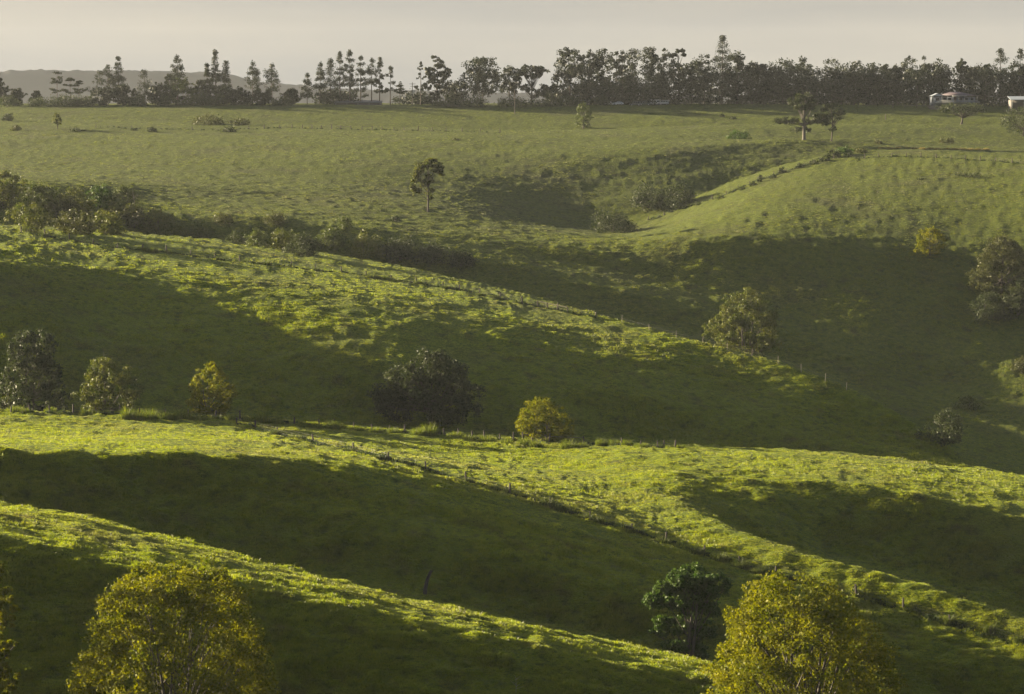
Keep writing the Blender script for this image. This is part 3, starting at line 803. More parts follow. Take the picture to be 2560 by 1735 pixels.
def bare_tree(name, u, vtop, width, label, vbase=None, Y=None, seed=1, nb=14, trunk=0.02, bark=None, group=None, cat="tree", lean=0.0):
    r = np.random.default_rng(seed)
    b = place(u, vbase, Y); k = pxm(b); H = (proj(*b)[1] - vtop) * k; Wd = width * k
    root = empty(name, b, 0, label, cat, group)
    V, Q = [], []
    ts = np.linspace(0, 1, 7)
    tp = np.stack([lean * H * ts, 0.03 * H * np.sin(ts * 5), -0.4 + (H + 0.4) * ts], 1)
    tube(V, Q, tp, trunk * H * (1.1 - ts), 6)
    mesh_obj("trunk", V, np.array(Q), bark or BARK, root, smooth=True)
    for i in range(nb):
        V, Q = [], []
        h = r.uniform(0.3, 0.95); a = r.uniform(0, 6.28); ln = Wd / 2 * r.uniform(0.5, 1.0) * (1.15 - 0.6 * h)
        p = np.array([lean * H * h, 0, h * H]); e = p + np.array([math.cos(a) * ln, math.sin(a) * ln * 0.6, ln * r.uniform(0.2, 1.0)])
        m = (p + e) / 2 + r.normal(size=3) * 0.08 * ln; t = np.linspace(0, 1, 5)[:, None]
        tube(V, Q, (1 - t) ** 2 * p + 2 * t * (1 - t) * m + t * t * e, np.linspace(max(trunk * H * 0.35 * (1.1 - h), 0.012), 0.008, 5), 4)
        mesh_obj("branch", V, np.array(Q), bark or BARK, root, smooth=True)
    return root
# ------------------------------------------------------------------ near trees
broadleaf("camphor_tree", 428, 1390, 590, "huge golden haystack-shaped tree cut off by the bottom edge", vbase=1940, prof=HAY, bottom=0.03, leaf="gold", n=1000, per=110, size=0.28, seed=11, cover=2.0,
          trunk=0.022, nb=110, fork=0.12, stems=4, lump=0.10, cr=0.042, shell=0.13, dx=0.02)
broadleaf("camphor_tree", 2003, 1426, 500, "large golden spreading tree in the lower right corner", vbase=1965, prof=[(0, 0.95), (0.3, 1.0), (0.5, 0.94), (0.68, 0.81), (0.84, 0.62), (0.94, 0.44), (1.0, 0.2)], bottom=0.05, leaf="gold", n=760, per=110, size=0.29, seed=23, cover=2.0,
          trunk=0.03, nb=90, fork=0.2, stems=3, lump=0.18, cr=0.05, shell=0.2, dx=-0.04)
broadleaf("camphor_tree", -42, 1330, 190, "golden tree showing only its right edge at the left border", vbase=1850, prof=DOME, bottom=0.05, leaf="gold", n=240, per=90, size=0.3, seed=31, nb=30, lump=0.3, cr=0.06, shell=0.25)
broadleaf("glossy_tree", 1715, 1400, 215, "dark green glossy-leaved tree rising from the hollow behind the nearest ridge", Y=line_depth(1715, 8), leaf="green", n=330, per=90, size=0.30, seed=45,
          trunk=0.028, nb=40, fork=0.2, stems=2, cr=0.06,
          lobes=[(0.02, 0.86, 0.24, 0.12), (0.28, 0.80, 0.20, 0.11), (-0.22, 0.78, 0.16, 0.10), (-0.36, 0.66, 0.13, 0.09), (-0.05, 0.68, 0.22, 0.11), (0.26, 0.62, 0.17, 0.10),
                 (-0.30, 0.44, 0.15, 0.08), (0.0, 0.46, 0.20, 0.11), (0.2, 0.42, 0.14, 0.10), (-0.12, 0.30, 0.15, 0.06), (0.14, 0.24, 0.10, 0.07)])

# ------------------------------------------------------------------ trees on and below the middle hill's crest
broadleaf("camphor_tree", 525, 904, 122, "golden egg-shaped tree standing on the fenced crest above the hedge", Y=line_depth(525, 16, 1), prof=EGG, bottom=0.0, leaf="gold", n=260, per=64, size=0.36, seed=51, cover=2.0, nb=34, lump=0.2, cr=0.06, shell=0.3, stems=2, fork=0.1)
broadleaf("camphor_tree", 1367, 994, 140, "golden dome-shaped tree beside the small gate on the crest", Y=line_depth(1367, 16, -1), prof=DOME, bottom=0.0, leaf="gold", n=300, per=64, size=0.36, seed=52, cover=2.0, nb=34, lump=0.16, cr=0.06, shell=0.28, dx=-0.10, fork=0.1)
broadleaf("camphor_tree", 82, 814, 185, "tall shaded cone-shaped tree at the left border below the long fence", Y=line_depth(82, 18, -10), prof=HAY, bottom=0.0, leaf="dark", n=420, per=56, size=0.42, seed=53, cover=2.0, nb=30, lump=0.14, cr=0.055, shell=0.25, stems=3)  # dark leaf colour paints in the shade on this sunlit tree
broadleaf("round_tree", 268, 890, 140, "shaded rounded tree with pale tips beside the tall cone-shaped tree", Y=line_depth(268, 18, -8), prof=ROUND, bottom=0.05, leaf="olive", n=230, per=56, size=0.4, seed=54, cover=2.0, nb=26, lump=0.28, cr=0.075, shell=0.3)
bare_tree("dead_sapling", 262, 872, 60, "bare grey sapling poking up behind the shaded rounded tree", Y=line_depth(262, 18, -4), seed=55, nb=8, trunk=0.008, bark=BARK_PALE)
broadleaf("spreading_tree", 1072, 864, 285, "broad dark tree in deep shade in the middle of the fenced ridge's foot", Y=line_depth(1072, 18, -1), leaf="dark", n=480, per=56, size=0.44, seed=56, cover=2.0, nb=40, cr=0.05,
          lobes=[(0.02, 0.84, 0.18, 0.13), (-0.20, 0.66, 0.17, 0.15), (0.16, 0.68, 0.2, 0.16), (-0.36, 0.46, 0.14, 0.17), (-0.06, 0.46, 0.26, 0.2), (0.33, 0.48, 0.16, 0.12), (0.2, 0.28, 0.24, 0.18), (-0.28, 0.24, 0.18, 0.18)])
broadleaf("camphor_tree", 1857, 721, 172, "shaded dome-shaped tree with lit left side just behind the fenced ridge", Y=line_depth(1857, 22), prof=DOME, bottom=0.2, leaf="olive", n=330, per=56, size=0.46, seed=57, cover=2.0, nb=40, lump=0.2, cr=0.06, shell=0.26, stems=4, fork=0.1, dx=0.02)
bush(20, 968, 1032, 70, "small lit bush at the left border beneath the tall cone-shaped tree", "olive", Y=line_depth(20, 17), seed=58, n=50, per=24)

# ------------------------------------------------------------------ trees on the right hill and in its gully
broadleaf("young_tree", 2325, 569, 82, "small bright yellow-green tree on the right hillside", vbase=640, prof=ROUND, bottom=0.08, leaf="gold", n=130, per=56, size=0.45, seed=61, cover=2.0, nb=20, lump=0.25, cr=0.085, shell=0.3)
broadleaf("camphor_tree", 2503, 588, 150, "brown shaded tree at the right border on the hillside", vbase=745, prof=DOME, bottom=0.05, leaf="brown", n=300, per=56, size=0.5, seed=62, cover=2.0, nb=30, lump=0.26, cr=0.065, shell=0.3)
broadleaf("gully_tree", 2362, 1022, 110, "dim small tree in the gully at the lower right of the right hill", vbase=1118, prof=ROUND, bottom=0.05, leaf="dark", n=80, per=26, size=0.36, seed=63, cover=1.1, nb=20, lump=0.5, cr=0.09, shell=0.35)
for i, (u, vt, vb, wd, lf, lab) in enumerate([
    (1625, 468, 524, 100, "dark", "large round dark bush, left one of a pair above the gully"),
    (1692, 462, 518, 95, "dark", "large round dark bush, right one of a pair above the gully"),
    (1530, 536, 582, 110, "dark", "low dark bush at the head of the central gully"),
    (2470, 735, 800, 90, "dark", "dark scrub bush below the brown tree at the right border"),
    (2545, 700, 790, 80, "dark", "dark scrub bush cut by the right border under the brown tree"),
    (2420, 990, 1025, 64, "bush", "green bush in rough grass near the foot of the spur"),
    (2552, 892, 930, 54, "brown", "brown bush at the right border on the spur"),
    ]):
    bush(u, vt, vb, wd, lab, lf, seed=70 + i, n=70, per=46)

# ------------------------------------------------------------------ the far field and its wooded gully
broadleaf("weeping_tree", 1070, 393, 84, "lone arch-shaped tree with foliage hanging down its left side on the far field", vbase=530, leaf="olive", n=230, per=50, size=0.5, seed=81, cover=2.0, nb=26, cr=0.07, trunk=0.018,
          lobes=[(0.0, 0.90, 0.26, 0.08), (0.26, 0.82, 0.2, 0.10), (-0.2, 0.82, 0.2, 0.1), (0.38, 0.72, 0.12, 0.06), (-0.32, 0.66, 0.12, 0.14), (-0.42, 0.46, 0.08, 0.16), (-0.3, 0.40, 0.10, 0.07), (0.02, 0.60, 0.14, 0.08), (0.05, 0.38, 0.12, 0.05), (-0.1, 0.5, 0.14, 0.05), (0.06, 0.26, 0.08, 0.05)])
gully = [
 (8, 425, 520, 90, "olive", "dark tree at the left border, highest in the wooded gully"),
 (98, 462, 522, 110, "bush", "spreading tree second from the left border in the gully"),
 (70, 512, 578, 110, "olive", "bushy tree with lit crown at the gully's lower left"),
 (140, 490, 545, 90, "brown", "brownish rounded tree in the gully above the lit bushy one"),
 (188, 470, 528, 84, "olive", "broad tree along the gully's upper edge"),
 (252, 462, 520, 70, "green", "green-tipped tree at the top right of the gully"),
 (312, 466, 528, 78, "bush", "leafy tree beside the pale leaning trunk"),
 (190, 532, 584, 120, "brown", "wide thicket tree at the bottom of the gully"),
 (268, 528, 586, 100, "olive", "thicket tree under the leaning pale trunk"),
 (335, 512, 572, 80, "brown", "brownish tree at the right end of the gully wood"),
 (398, 522, 580, 80, "olive", "olive tree where the gully wood meets the bright field"),
]
for i, (u, vt, vb, wd, lf, lab) in enumerate(gully):
    broadleaf("gully_tree", u, vt, wd, lab, vbase=vb, prof=ROUND, bottom=0.02, leaf=lf, n=110, per=46, size=0.46, seed=90 + i, nb=18, lump=0.5, cr=0.10, shell=0.35, group="trees in the left gully", cover=1.9)
bare_tree("dead_tree", 343, 468, 60, "pale dead tree leaning in the gully wood", vbase=560, seed=105, nb=7, trunk=0.013, bark=BARK_PALE, lean=-0.12)
scrub = [
 (425, 548, 590, 110, "olive", "olive scrub bush at the far field's lower left corner"), (498, 552, 594, 90, "bush", "grey-green scrub bush right behind the fenced ridge, left part"),
 (560, 520, 560, 60, "brown", "brown weedy bush on the bright bank"), (592, 572, 610, 62, "dark", "small rounded dark bush on the crest line below the bright bank"),
 (640, 562, 618, 70, "bush", "bush with pale top left of the mid scrub"), (705, 552, 628, 90, "olive", "tall olive bush in the scrub belt"),
 (765, 566, 640, 100, "dark", "dark bush in the middle of the scrub belt"), (825, 552, 622, 92, "bush", "lit bush below the lone arch-shaped tree's bank"),
 (862, 528, 572, 56, "bush", "small bush on the bank edge left of the dark stump"), (915, 566, 640, 104, "olive", "wide olive bush with reedy top in the scrub belt"),
 (1000, 570, 650, 116, "dark", "dark bush at the right end of the scrub belt"), (1075, 590, 660, 100, "dark", "dim bush sinking into the valley shade"),
 (990, 532, 556, 24, "dark", "small round dark bush right of the bank edge"), (690, 520, 560, 70, "brown", "brown scrub on the bank above the belt"),
 (1150, 610, 670, 90, "dark", "low dark bush in the shaded valley behind the fence"),
]
for i, (u, vt, vb, wd, lf, lab) in enumerate(scrub):
    bush(u, vt + 0.28 * (vb - vt), vb, wd * 0.85, lab, lf, seed=120 + i, n=70, per=44, group="scrub behind the fenced ridge", lump=0.35)

# small plants over the far field
far_small = [
 (22, 283, 303, 36, "dark", "dark round bush at the left end of the far field's shaded strip"), (42, 314, 328, 30, "brown", "brown bush on the field edge near the left border"),
 (190, 321, 330, 44, "dark", "low dark bush right of the slim little tree"), (335, 319, 328, 18, "dark", "tiny dark bush on the field's fence line, left"),
 (380, 319, 331, 26, "dark", "small dark bush right of the tiny one on the fence line"), (570, 317, 331, 40, "dark", "dark bush on the fence line below the brown thicket"),
 (520, 288, 312, 88, "brown", "wide brown thicket in the shaded strip of the far plain"), (598, 297, 314, 60, "brown", "lower brown thicket right of the wide one in the shaded strip"),
 (1805, 284, 293, 14, "dark", "small dark bush alone on the plain before the wood"), (1832, 291, 298, 20, "dark", "flat dark bush right of the small lone one on the plain"),
 (1845, 328, 350, 56, "green", "rounded green bush left of the two gaunt trees"), (2195, 348, 362, 22, "brown", "brown bush above the dry hedge line"),
 (2365, 346, 360, 44, "brown", "dim brown bush on the strip above the dry hedge"), (2420, 435, 443, 74, "dark", "flat dark patch of bramble on the right hill's top"),
 (2305, 444, 450, 24, "dark", "small dark bramble left of the flat patch on the right hill"), (1140, 346, 353, 26, "brown", "tiny brown tuft below the far fence"),
]
for i, (u, vt, vb, wd, lf, lab) in enumerate(far_small):
    bush(u, vt, vb, wd, lab, lf, seed=150 + i, n=34, per=16)
broadleaf("slim_tree", 143, 284, 25, "slim little tree on the far field near the left border", vbase=326, prof=EGG, bottom=0.3, leaf="olive", n=44, per=20, size=0.5, seed=171, nb=10, cr=0.14, trunk=0.03)
broadleaf("round_tree", 1459, 259, 44, "pear-shaped pale green tree alone on the shaded plain", vbase=322, prof=EGG, bottom=0.1, leaf="bush", n=90, per=24, size=0.55, seed=172, nb=14, cr=0.12, trunk=0.03)
broadleaf("gaunt_tree", 2010, 231, 135, "gaunt many-limbed tree with bare grey trunk on the far field", vbase=352, leaf="dark", n=170, per=24, size=0.5, seed=173, nb=26, cr=0.055, trunk=0.034, fork=0.34, top=0.85, cover=1.3, bark=plain("bark_grey", (0.10, 0.09, 0.075), 0.9, 0.3, 2.0),
          lobes=[(0.02, 0.90, 0.17, 0.09), (-0.10, 0.80, 0.18, 0.08), (0.16, 0.80, 0.14, 0.08), (0.0, 0.70, 0.2, 0.07), (-0.30, 0.42, 0.22, 0.07), (-0.42, 0.38, 0.12, 0.05), (0.30, 0.46, 0.20, 0.08), (0.16, 0.40, 0.12, 0.06), (0.04, 0.24, 0.10, 0.05), (-0.14, 0.22, 0.10, 0.03), (0.4, 0.38, 0.1, 0.05)])
broadleaf("gaunt_tree", 2078, 259, 62, "slender flat-topped tree right of the many-limbed gaunt one", vbase=356, leaf="dark", n=90, per=22, size=0.55, seed=174, nb=30, cr=0.10, trunk=0.02, fork=0.4, top=0.95,
          lobes=[(0.0, 0.94, 0.36, 0.05), (0.38, 0.78, 0.16, 0.10), (-0.3, 0.84, 0.18, 0.06), (0.05, 0.72, 0.2, 0.06), (0.1, 0.34, 0.2, 0.05), (0.3, 0.6, 0.1, 0.04)])
broadleaf("round_tree", 2556, 264, 104, "dark bushy tree cut by the right border below the shed", vbase=342, prof=ROUND, bottom=0.08, leaf="dark", n=130, per=26, size=0.55, seed=175, nb=18, lump=0.3, cr=0.1, shell=0.35)
broadleaf("flat_crowned_tree", 2402, 255, 120, "flat-crowned dark tree standing in front of the house", vbase=311, leaf="dark", n=110, per=24, size=0.55, seed=176, nb=26, cr=0.08, trunk=0.05, fork=0.35, top=0.55,
          lobes=[(-0.1, 0.80, 0.3, 0.14), (0.2, 0.76, 0.26, 0.14), (0.4, 0.66, 0.12, 0.12), (-0.38, 0.72, 0.12, 0.12), (0.05, 0.62, 0.34, 0.1)])
# ------------------------------------------------------------------ the tree line
TB = 1196.0
def hp(u, vt, wd, lab, seed, Y=TB, **k):
    k.setdefault("per", 34); k.setdefault("size", 0.52)
    return hoop_pine(u, vt, wd, lab, Y=Y, seed=seed, group="pines along the far tree line", **k)
def bl(u, vt, wd, lab, seed, Y=TB, leaf="pine", prof=ROUND, name="far_tree", n=80, per=28, bottom=0.1, **k):
    kw = dict(prof=prof, bottom=bottom, leaf=leaf, n=n, per=per, size=0.85, seed=seed, nb=14, lump=0.34, cr=0.11, shell=0.4, trunk=0.018, group="trees along the far tree line")
    kw.update(k)
    kw["nb"] = kw["nb"]
    return broadleaf(name, u, vt, wd, lab, Y=Y, **kw)

bl(0, 196, 46, "ragged tree cut by the left border on the skyline", 201)
bl(43, 220, 46, "round bush-like tree between the ragged border tree and a smaller ball", 202, bottom=0.0, Y=1201)
bl(92, 227, 28, "smallest ball-shaped tree in the skyline gap at left", 203, bottom=0.0, Y=1201)
TIER = dict(tiers=5, bare=0.35, cone=0.25, tuft=0.16, flat=0.28, arms=7, sparse=0.1, size=0.6, per=26, name="tiered_tree", topknot=False)
hp(143, 176, 40, "tallest of the three flat-tiered trees by the skyline gap", 204, **TIER)
hp(176, 190, 38, "middle one of the three flat-tiered trees by the skyline gap", 205, **TIER)
hp(197, 200, 34, "rightmost and lowest of the three flat-tiered trees by the skyline gap", 206, **TIER)
hp(270, 166, 74, "bunya-like pine with long bare arms reaching left", 207, tiers=12, bare=0.3, cone=0.5, tuft=0.085, bias=0.45, sparse=0.22)
hp(297, 145, 42, "tapering pine with a separate topknot, right of the long-armed pine", 208, tiers=12, bare=0.2, cone=0.6, tuft=0.14, sparse=0.12)
bl(255, 222, 66, "low rounded tree under the long-armed pine", 209, Y=1186, bottom=0.0)
bl(311, 214, 52, "rounded tree at the foot of the topknot pine", 210, Y=1186, bottom=0.0)
hp(362, 180, 52, "short dense bunya pine right of the rounded trees", 211, tiers=9, bare=0.2, cone=0.55, tuft=0.16)
bl(393, 207, 66, "rounded tree filling the dip before the first tall bunya", 212, Y=1186, bottom=0.0)
hp(444, 140, 44, "first tall bunya pine with open lower limbs", 213, tiers=11, bare=0.35, cone=0.3, tuft=0.14, sparse=0.15)
bl(425, 182, 36, "half-hidden tree on the left shoulder of the first tall bunya", 214, Y=1203)
bl(458, 195, 68, "broad rounded tree in front of the first tall bunya", 215, Y=1186, bottom=0.0, leaf="dark")
hp(518, 163, 32, "narrow dense cone-shaped conifer left of the tallest pine", 216, tiers=15, bare=0.1, cone=0.9, tuft=0.16, sparse=0.0, name="cone_conifer")
hp(540, 126, 36, "tallest slim hoop pine of the left group", 217, tiers=16, bare=0.2, cone=0.5, tuft=0.15, sparse=0.1)
hp(565, 156, 40, "dense tapering pine right of the tallest slim one", 218, tiers=14, bare=0.1, cone=0.6, tuft=0.17, sparse=0.03)
bl(500, 200, 40, "low leafy tree between the first tall bunya and the cone conifer", 219, Y=1203)
bl(565, 218, 60, "low rounded tree at the foot of the dense tapering pine", 220, Y=1186, bottom=0.0)
hp(632, 156, 46, "open pine with upswept arms, left of its twin", 221, tiers=10, bare=0.3, cone=0.55, tuft=0.13, droop=-0.25, sparse=0.1)
hp(680, 164, 50, "open pine with upswept arms, right of its twin", 222, tiers=10, bare=0.25, cone=0.5, tuft=0.13, droop=-0.3, sparse=0.12)
bl(600, 224, 56, "low rounded tree left of the upswept twin pines", 223, Y=1186, bottom=0.0)
bl(652, 224, 54, "low rounded tree between the feet of the twin pines", 224, Y=1186, bottom=0.0)
bl(728, 222, 46, "isolated low tree in the gap right of the twin pines", 225, bottom=0.05)
hp(768, 188, 34, "shortest pine at the left end of the middle pine row", 226, tiers=8, bare=0.2, cone=0.4, tuft=0.18, sparse=0.1)
hp(800, 157, 36, "second pine of the middle row with tiered right side", 227, tiers=11, bare=0.25, cone=0.5, tuft=0.16)
hp(826, 151, 44, "dense dark cone of the middle pine row", 228, tiers=14, bare=0.1, cone=0.7, tuft=0.17, sparse=0.0)
hp(850, 131, 32, "tall crowded pine left of the tallest in the middle row", 229, tiers=13, bare=0.2, cone=0.35, tuft=0.18, sparse=0.08)
hp(875, 127, 36, "tallest pine of the middle row", 230, tiers=12, bare=0.3, cone=0.3, tuft=0.16, sparse=0.15)
hp(902, 144, 38, "regularly tiered pine right of the tallest in the middle row", 231, tiers=11, bare=0.2, cone=0.4, tuft=0.15, sparse=0.1)
hp(929, 148, 36, "round-headed bare-trunked pine in the middle row", 232, tiers=9, bare=0.45, cone=0.25, tuft=0.18, sparse=0.2)
hp(949, 144, 28, "thin sparse pine second from the middle row's right end", 233, tiers=12, bare=0.3, cone=0.3, tuft=0.15, sparse=0.45)
hp(976, 167, 26, "slim pole-like pine at the right end of the middle row", 234, tiers=7, bare=0.4, cone=0.2, tuft=0.17, sparse=0.4)
hp(999, 209, 30, "low flat-tiered tree left of the power pole", 235, tiers=5, bare=0.25, cone=0.3, tuft=0.2, flat=0.3, name="tiered_tree")
bl(840, 232, 130, "long low thicket under the middle pine row", 236, Y=1201, bottom=0.0, n=90, prof=LOW, name="thicket")
bl(1045, 240, 120, "long low thicket around the power pole's foot", 237, Y=1213, bottom=0.0, n=90, prof=LOW, name="thicket")
hp(1052, 155, 36, "nearly bare ragged pine right of the power pole", 238, tiers=12, bare=0.2, cone=0.5, tuft=0.07, sparse=0.55, size=0.5)
bl(1092, 137, 80, "bulky dark tree with a small pine-like tip right of the power pole", 239, Y=1191, n=150, bottom=0.18, lump=0.45,
   lobes=[(-0.05, 0.93, 0.10, 0.06), (0.05, 0.82, 0.26, 0.09), (0.28, 0.66, 0.2, 0.09), (-0.22, 0.66, 0.22, 0.09), (0.05, 0.55, 0.34, 0.12), (-0.25, 0.40, 0.2, 0.09), (0.18, 0.36, 0.26, 0.12), (-0.02, 0.22, 0.2, 0.1)], cr=0.07)
bl(1138, 196, 70, "lower round tree tucked between two bulky dark ones", 240, Y=1201, bottom=0.0)
bl(1206, 143, 106, "big round-crowned dark tree on several trunks", 241, Y=1189, n=190, prof=ROUND, bottom=0.22, cr=0.09, lump=0.3, stems=3)
bl(1275, 164, 56, "half-open tree between the big round crown and the umbrella tree", 242, n=80, bottom=0.3)
bl(1328, 158, 92, "umbrella-crowned tree with bare limbs showing underneath", 243, Y=1191, n=120, nb=40, fork=0.2, trunk=0.024, cr=0.075,
   lobes=[(0.0, 0.88, 0.3, 0.09), (-0.28, 0.78, 0.2, 0.09), (0.3, 0.78, 0.2, 0.09), (0.0, 0.72, 0.3, 0.08), (0.36, 0.42, 0.14, 0.1), (-0.1, 0.4, 0.2, 0.08), (0.2, 0.3, 0.16, 0.08), (-0.4, 0.62, 0.1, 0.08)])
bl(1378, 215, 44, "thin leafy tree under the gap right of the umbrella tree", 244, Y=1203, bottom=0.2)
bl(1424, 117, 100, "widest dense dark tree at the left end of the wood", 245, Y=1191, n=240, bottom=0.03, cr=0.085, lump=0.24, prof=[(0, 0.8), (0.2, 1.0), (0.5, 0.98), (0.75, 0.84), (0.92, 0.62), (1, 0.3)])
wood = [(1474, 128, 34), (1505, 120, 44), (1577, 124, 48), (1626, 121, 56), (1657, 124, 42), (1760, 133, 46), (1838, 130, 48), (1878, 153, 36), (1908, 160, 26), (1938, 164, 36),
        (1968, 147, 60), (2008, 144, 44), (2084, 146, 62), (2136, 153, 44), (2180, 156, 48), (2212, 160, 40), (2242, 163, 34), (2276, 143, 42), (2345, 152, 58), (2435, 158, 40), (2466, 159, 30)]
wood_lab = ["slim tree leaning on the widest dense one", "tall open tree right of the slim leaning one", "high ragged tree right of the leaning bare trunks", "dense high tree left of the flat-topped one, darkest of its group",
  "tree behind the flat-topped one with a pointed tip", "round tree just left of the tall lookout pine", "dense tree just right of the tall lookout pine", "rounded tree at the wood's first dip", "small light-crowned tree in the wood's first dip",
  "low tree at the right side of the wood's first dip", "wide ragged tree above the two gaunt field trees", "feathery pointed tree left of the bare twig tree", "broad tree right of the bare twig tree", "round-topped tree right of the broad one",
  "flat part of the skyline, left tree", "flat part of the skyline, middle tree", "flat part of the skyline, right tree", "bulging round tree above the skyline left of the house", "wide tree on the skyline above the house",
  "tree on the skyline right of the thin-stalked crown", "small open tree before the last tall group"]
for i, ((u, vt, wd), lab) in enumerate(zip(wood, wood_lab)):
    bl(u, vt, wd * 1.4, lab, 260 + i, Y=1196 + (i * 7) % 18, n=90, bottom=0.05 if i > 6 else 0.2, lump=0.42, cr=0.13, shell=0.45, prof=[(0, 0.7), (0.25, 0.95), (0.5, 0.9), (0.75, 1.0), (0.9, 0.7), (1, 0.25)])
hp(1541, 132, 30, "leaning thin-trunked tree, left of two with light between", 290, tiers=8, bare=0.5, cone=0.2, tuft=0.17, sparse=0.35, name="thin_trunk_tree")
hp(1556, 128, 30, "leaning thin-trunked tree, right of two with light between", 291, tiers=8, bare=0.5, cone=0.2, tuft=0.17, sparse=0.35, name="thin_trunk_tree")
bl(1697, 120, 40, "flat-topped tree on a thin bare trunk above the wood", 292, n=60, nb=20, fork=0.6, top=0.95, cr=0.10,
   lobes=[(0.0, 0.95, 0.34, 0.035), (0.3, 0.88, 0.2, 0.03), (-0.3, 0.86, 0.22, 0.04), (-0.1, 0.7, 0.16, 0.04), (0.1, 0.5, 0.2, 0.06)])
bare_tree("dead_spire", 1730, 148, 16, "bare dead spire right of the flat-topped tree", Y=TB, seed=293, nb=4, trunk=0.006)
hp(1805, 94, 46, "tall lookout pine, highest point of the skyline", 294, tiers=14, bare=0.35, cone=0.3, tuft=0.16, droop=-0.3, sparse=0.1)
bare_tree("bare_twig_tree", 2043, 155, 26, "bare grey twig tree on the wood's skyline", Y=TB, seed=295, nb=9, trunk=0.006, bark=plain("twig_grey", (0.2, 0.18, 0.15)))
hp(2310, 144, 32, "small tree with a crooked topknot left of the skyline above the house", 296, tiers=7, bare=0.5, cone=0.3, tuft=0.2, sparse=0.25, name="topknot_tree")
bl(2402, 146, 28, "little round crown on a thin stalk above the skyline", 297, n=40, bottom=0.7, prof=ROUND, cr=0.16, nb=10)
hp(2500, 126, 54, "tall open pine with layered crown near the right border", 298, tiers=10, bare=0.35, cone=0.25, tuft=0.15, sparse=0.12, name="layered_pine")
hp(2548, 127, 52, "layered pine cut by the right border", 299, tiers=10, bare=0.3, cone=0.25, tuft=0.15, sparse=0.12, name="layered_pine")
bl(2555, 175, 70, "dense tree filling the right border below the layered pines", 300, Y=1201)
# the dark body of the wood: nothing tells these apart
r_ = np.random.default_rng(77)
for i, u in enumerate(list(range(1470, 2580, 37))):
    vt = 166 + r_.uniform(-10, 14) + (30 if u < 1660 else 0)
    bl(u + r_.uniform(-8, 8), vt, r_.uniform(78, 108), "dark tree melting into the shaded body of the wood", 310 + i, Y=1189 + r_.uniform(0, 14), n=100, per=26, bottom=0.0, name="wood_tree", lump=0.25, nb=8, prof=[(0, 0.9), (0.5, 1.0), (0.8, 0.8), (1, 0.3)])
# low hedge along the edge of the plain
hedge = [(20, 246, 70), (115, 246, 84), (170, 240, 80), (215, 246, 60), (345, 240, 56), (420, 242, 60), (500, 238, 70), (545, 240, 60), (700, 246, 60), (1120, 244, 70), (1180, 246, 80), (1285, 247, 90), (1360, 250, 70), (1420, 246, 90), (1500, 240, 50)]
hedge_lab = ["at the left border below the ragged tree", "left of the tiered trees", "under the tiered trees", "between the tiered trees and the long-armed pine", "under the short dense bunya", "under the dip's rounded tree", "below the low leafy tree", "at the tallest slim pine's foot",
             "in front of the isolated low tree", "at the bulky dark tree's foot", "left of the big round crown's trunks", "under the half-open tree", "right of the umbrella tree's trunk", "along the widest dense tree's base", "left of the parked vehicles"]
for i, ((u, vt, wd), lab) in enumerate(zip(hedge, hedge_lab)):
    bush(u, vt, None, wd, "low hedge bush on the plain's edge " + lab, "dark", Y=1182, seed=360 + i, n=50, per=18, size=0.6, group="hedge along the plain's edge", name="hedge_bush")

# distant wooded range
def build_far_range():
    Yd = 4900.0
    us = np.arange(-3200, 5400, 2.6)
    prof_u = [-3200, -1500, -300, 0, 60, 200, 400, 560, 640, 760, 900, 1050, 1200, 1500, 2000, 3000, 5400]
    prof_v = [185, 178, 178, 179, 176, 177, 179, 184, 205, 214, 225, 228, 232, 236, 238, 238, 238]
    v = np.interp(us, prof_u, prof_v)
    bump = -3.0 * (fbm(us / 26, us * 0, 91, 3) - 0.5) * 2 - 2.4 * vnoise(us / 7.0, us * 0, 95)
    top = np.array([P(a, b, Yd) for a, b in zip(us, v + bump)])
    low = np.array([P(a, b, Yd) for a, b in zip(us, v + 2)])
    rows = []
    for f, back in ((0.12, 60.0), (0.0, 0.0), (0.12, -8.0), (0.4, -26.0), (0.75, -48.0), (1.0, -64.0)):
        p = (top if back == 0 else low).copy()
        p[:, 1] = Yd + back
        if back: p[:, 2] = low[:, 2] * (1 - f) - 62.0 * f
        rows.append(p)
    V = np.concatenate(rows); n = len(us)
    idx = np.arange(len(rows) * n).reshape(len(rows), n)
    Fq = np.stack([idx[:-1, :-1], idx[1:, :-1], idx[1:, 1:], idx[:-1, 1:]], -1).reshape(-1, 4)
    o = mesh_obj("distant_range", V, Fq, plain("far_forest", (0.016, 0.022, 0.022), 0.95, 0.3, 0.01), smooth=True)
    tag(o, kind="structure")
build_far_range()
# ------------------------------------------------------------------ fences
WOOD = plain("weathered_post", (0.060, 0.050, 0.040), 0.9, 0.35, 6.0)
WOOD_PALE = plain("pale_post", (0.30, 0.26, 0.20), 0.85, 0.25, 6.0)
STEEL = plain("fence_wire", (0.25, 0.24, 0.22), 0.5, 0.1, 3.0, 0.8)
def post_mesh(nm, h, rad, lean, seed, mat):
    r = np.random.default_rng(seed); V, Q = [], []
    pts = [(0, 0, -0.45), (lean * 0.3, 0, h * 0.4), (lean, 0.02, h)]
    tube(V, Q, pts, [rad * 1.1, rad, rad * 0.86], 7)
    k = len(V); c = np.array(V[-7:]).mean(0); V.append((c[0] + 0.01, c[1], c[2] + 0.03))
    Q2 = [(k - 7 + s, k - 7 + (s + 1) % 7, k) for s in range(7)]
    me = bpy.data.meshes.new(nm); me.from_pydata(V, [], Q + Q2); me.materials.append(mat)
    return me
POSTS = [post_mesh("post", 1.3, 0.13, 0.03, 1, WOOD), post_mesh("post", 1.45, 0.15, -0.06, 2, WOOD), post_mesh("post", 1.2, 0.12, 0.09, 3, WOOD)]
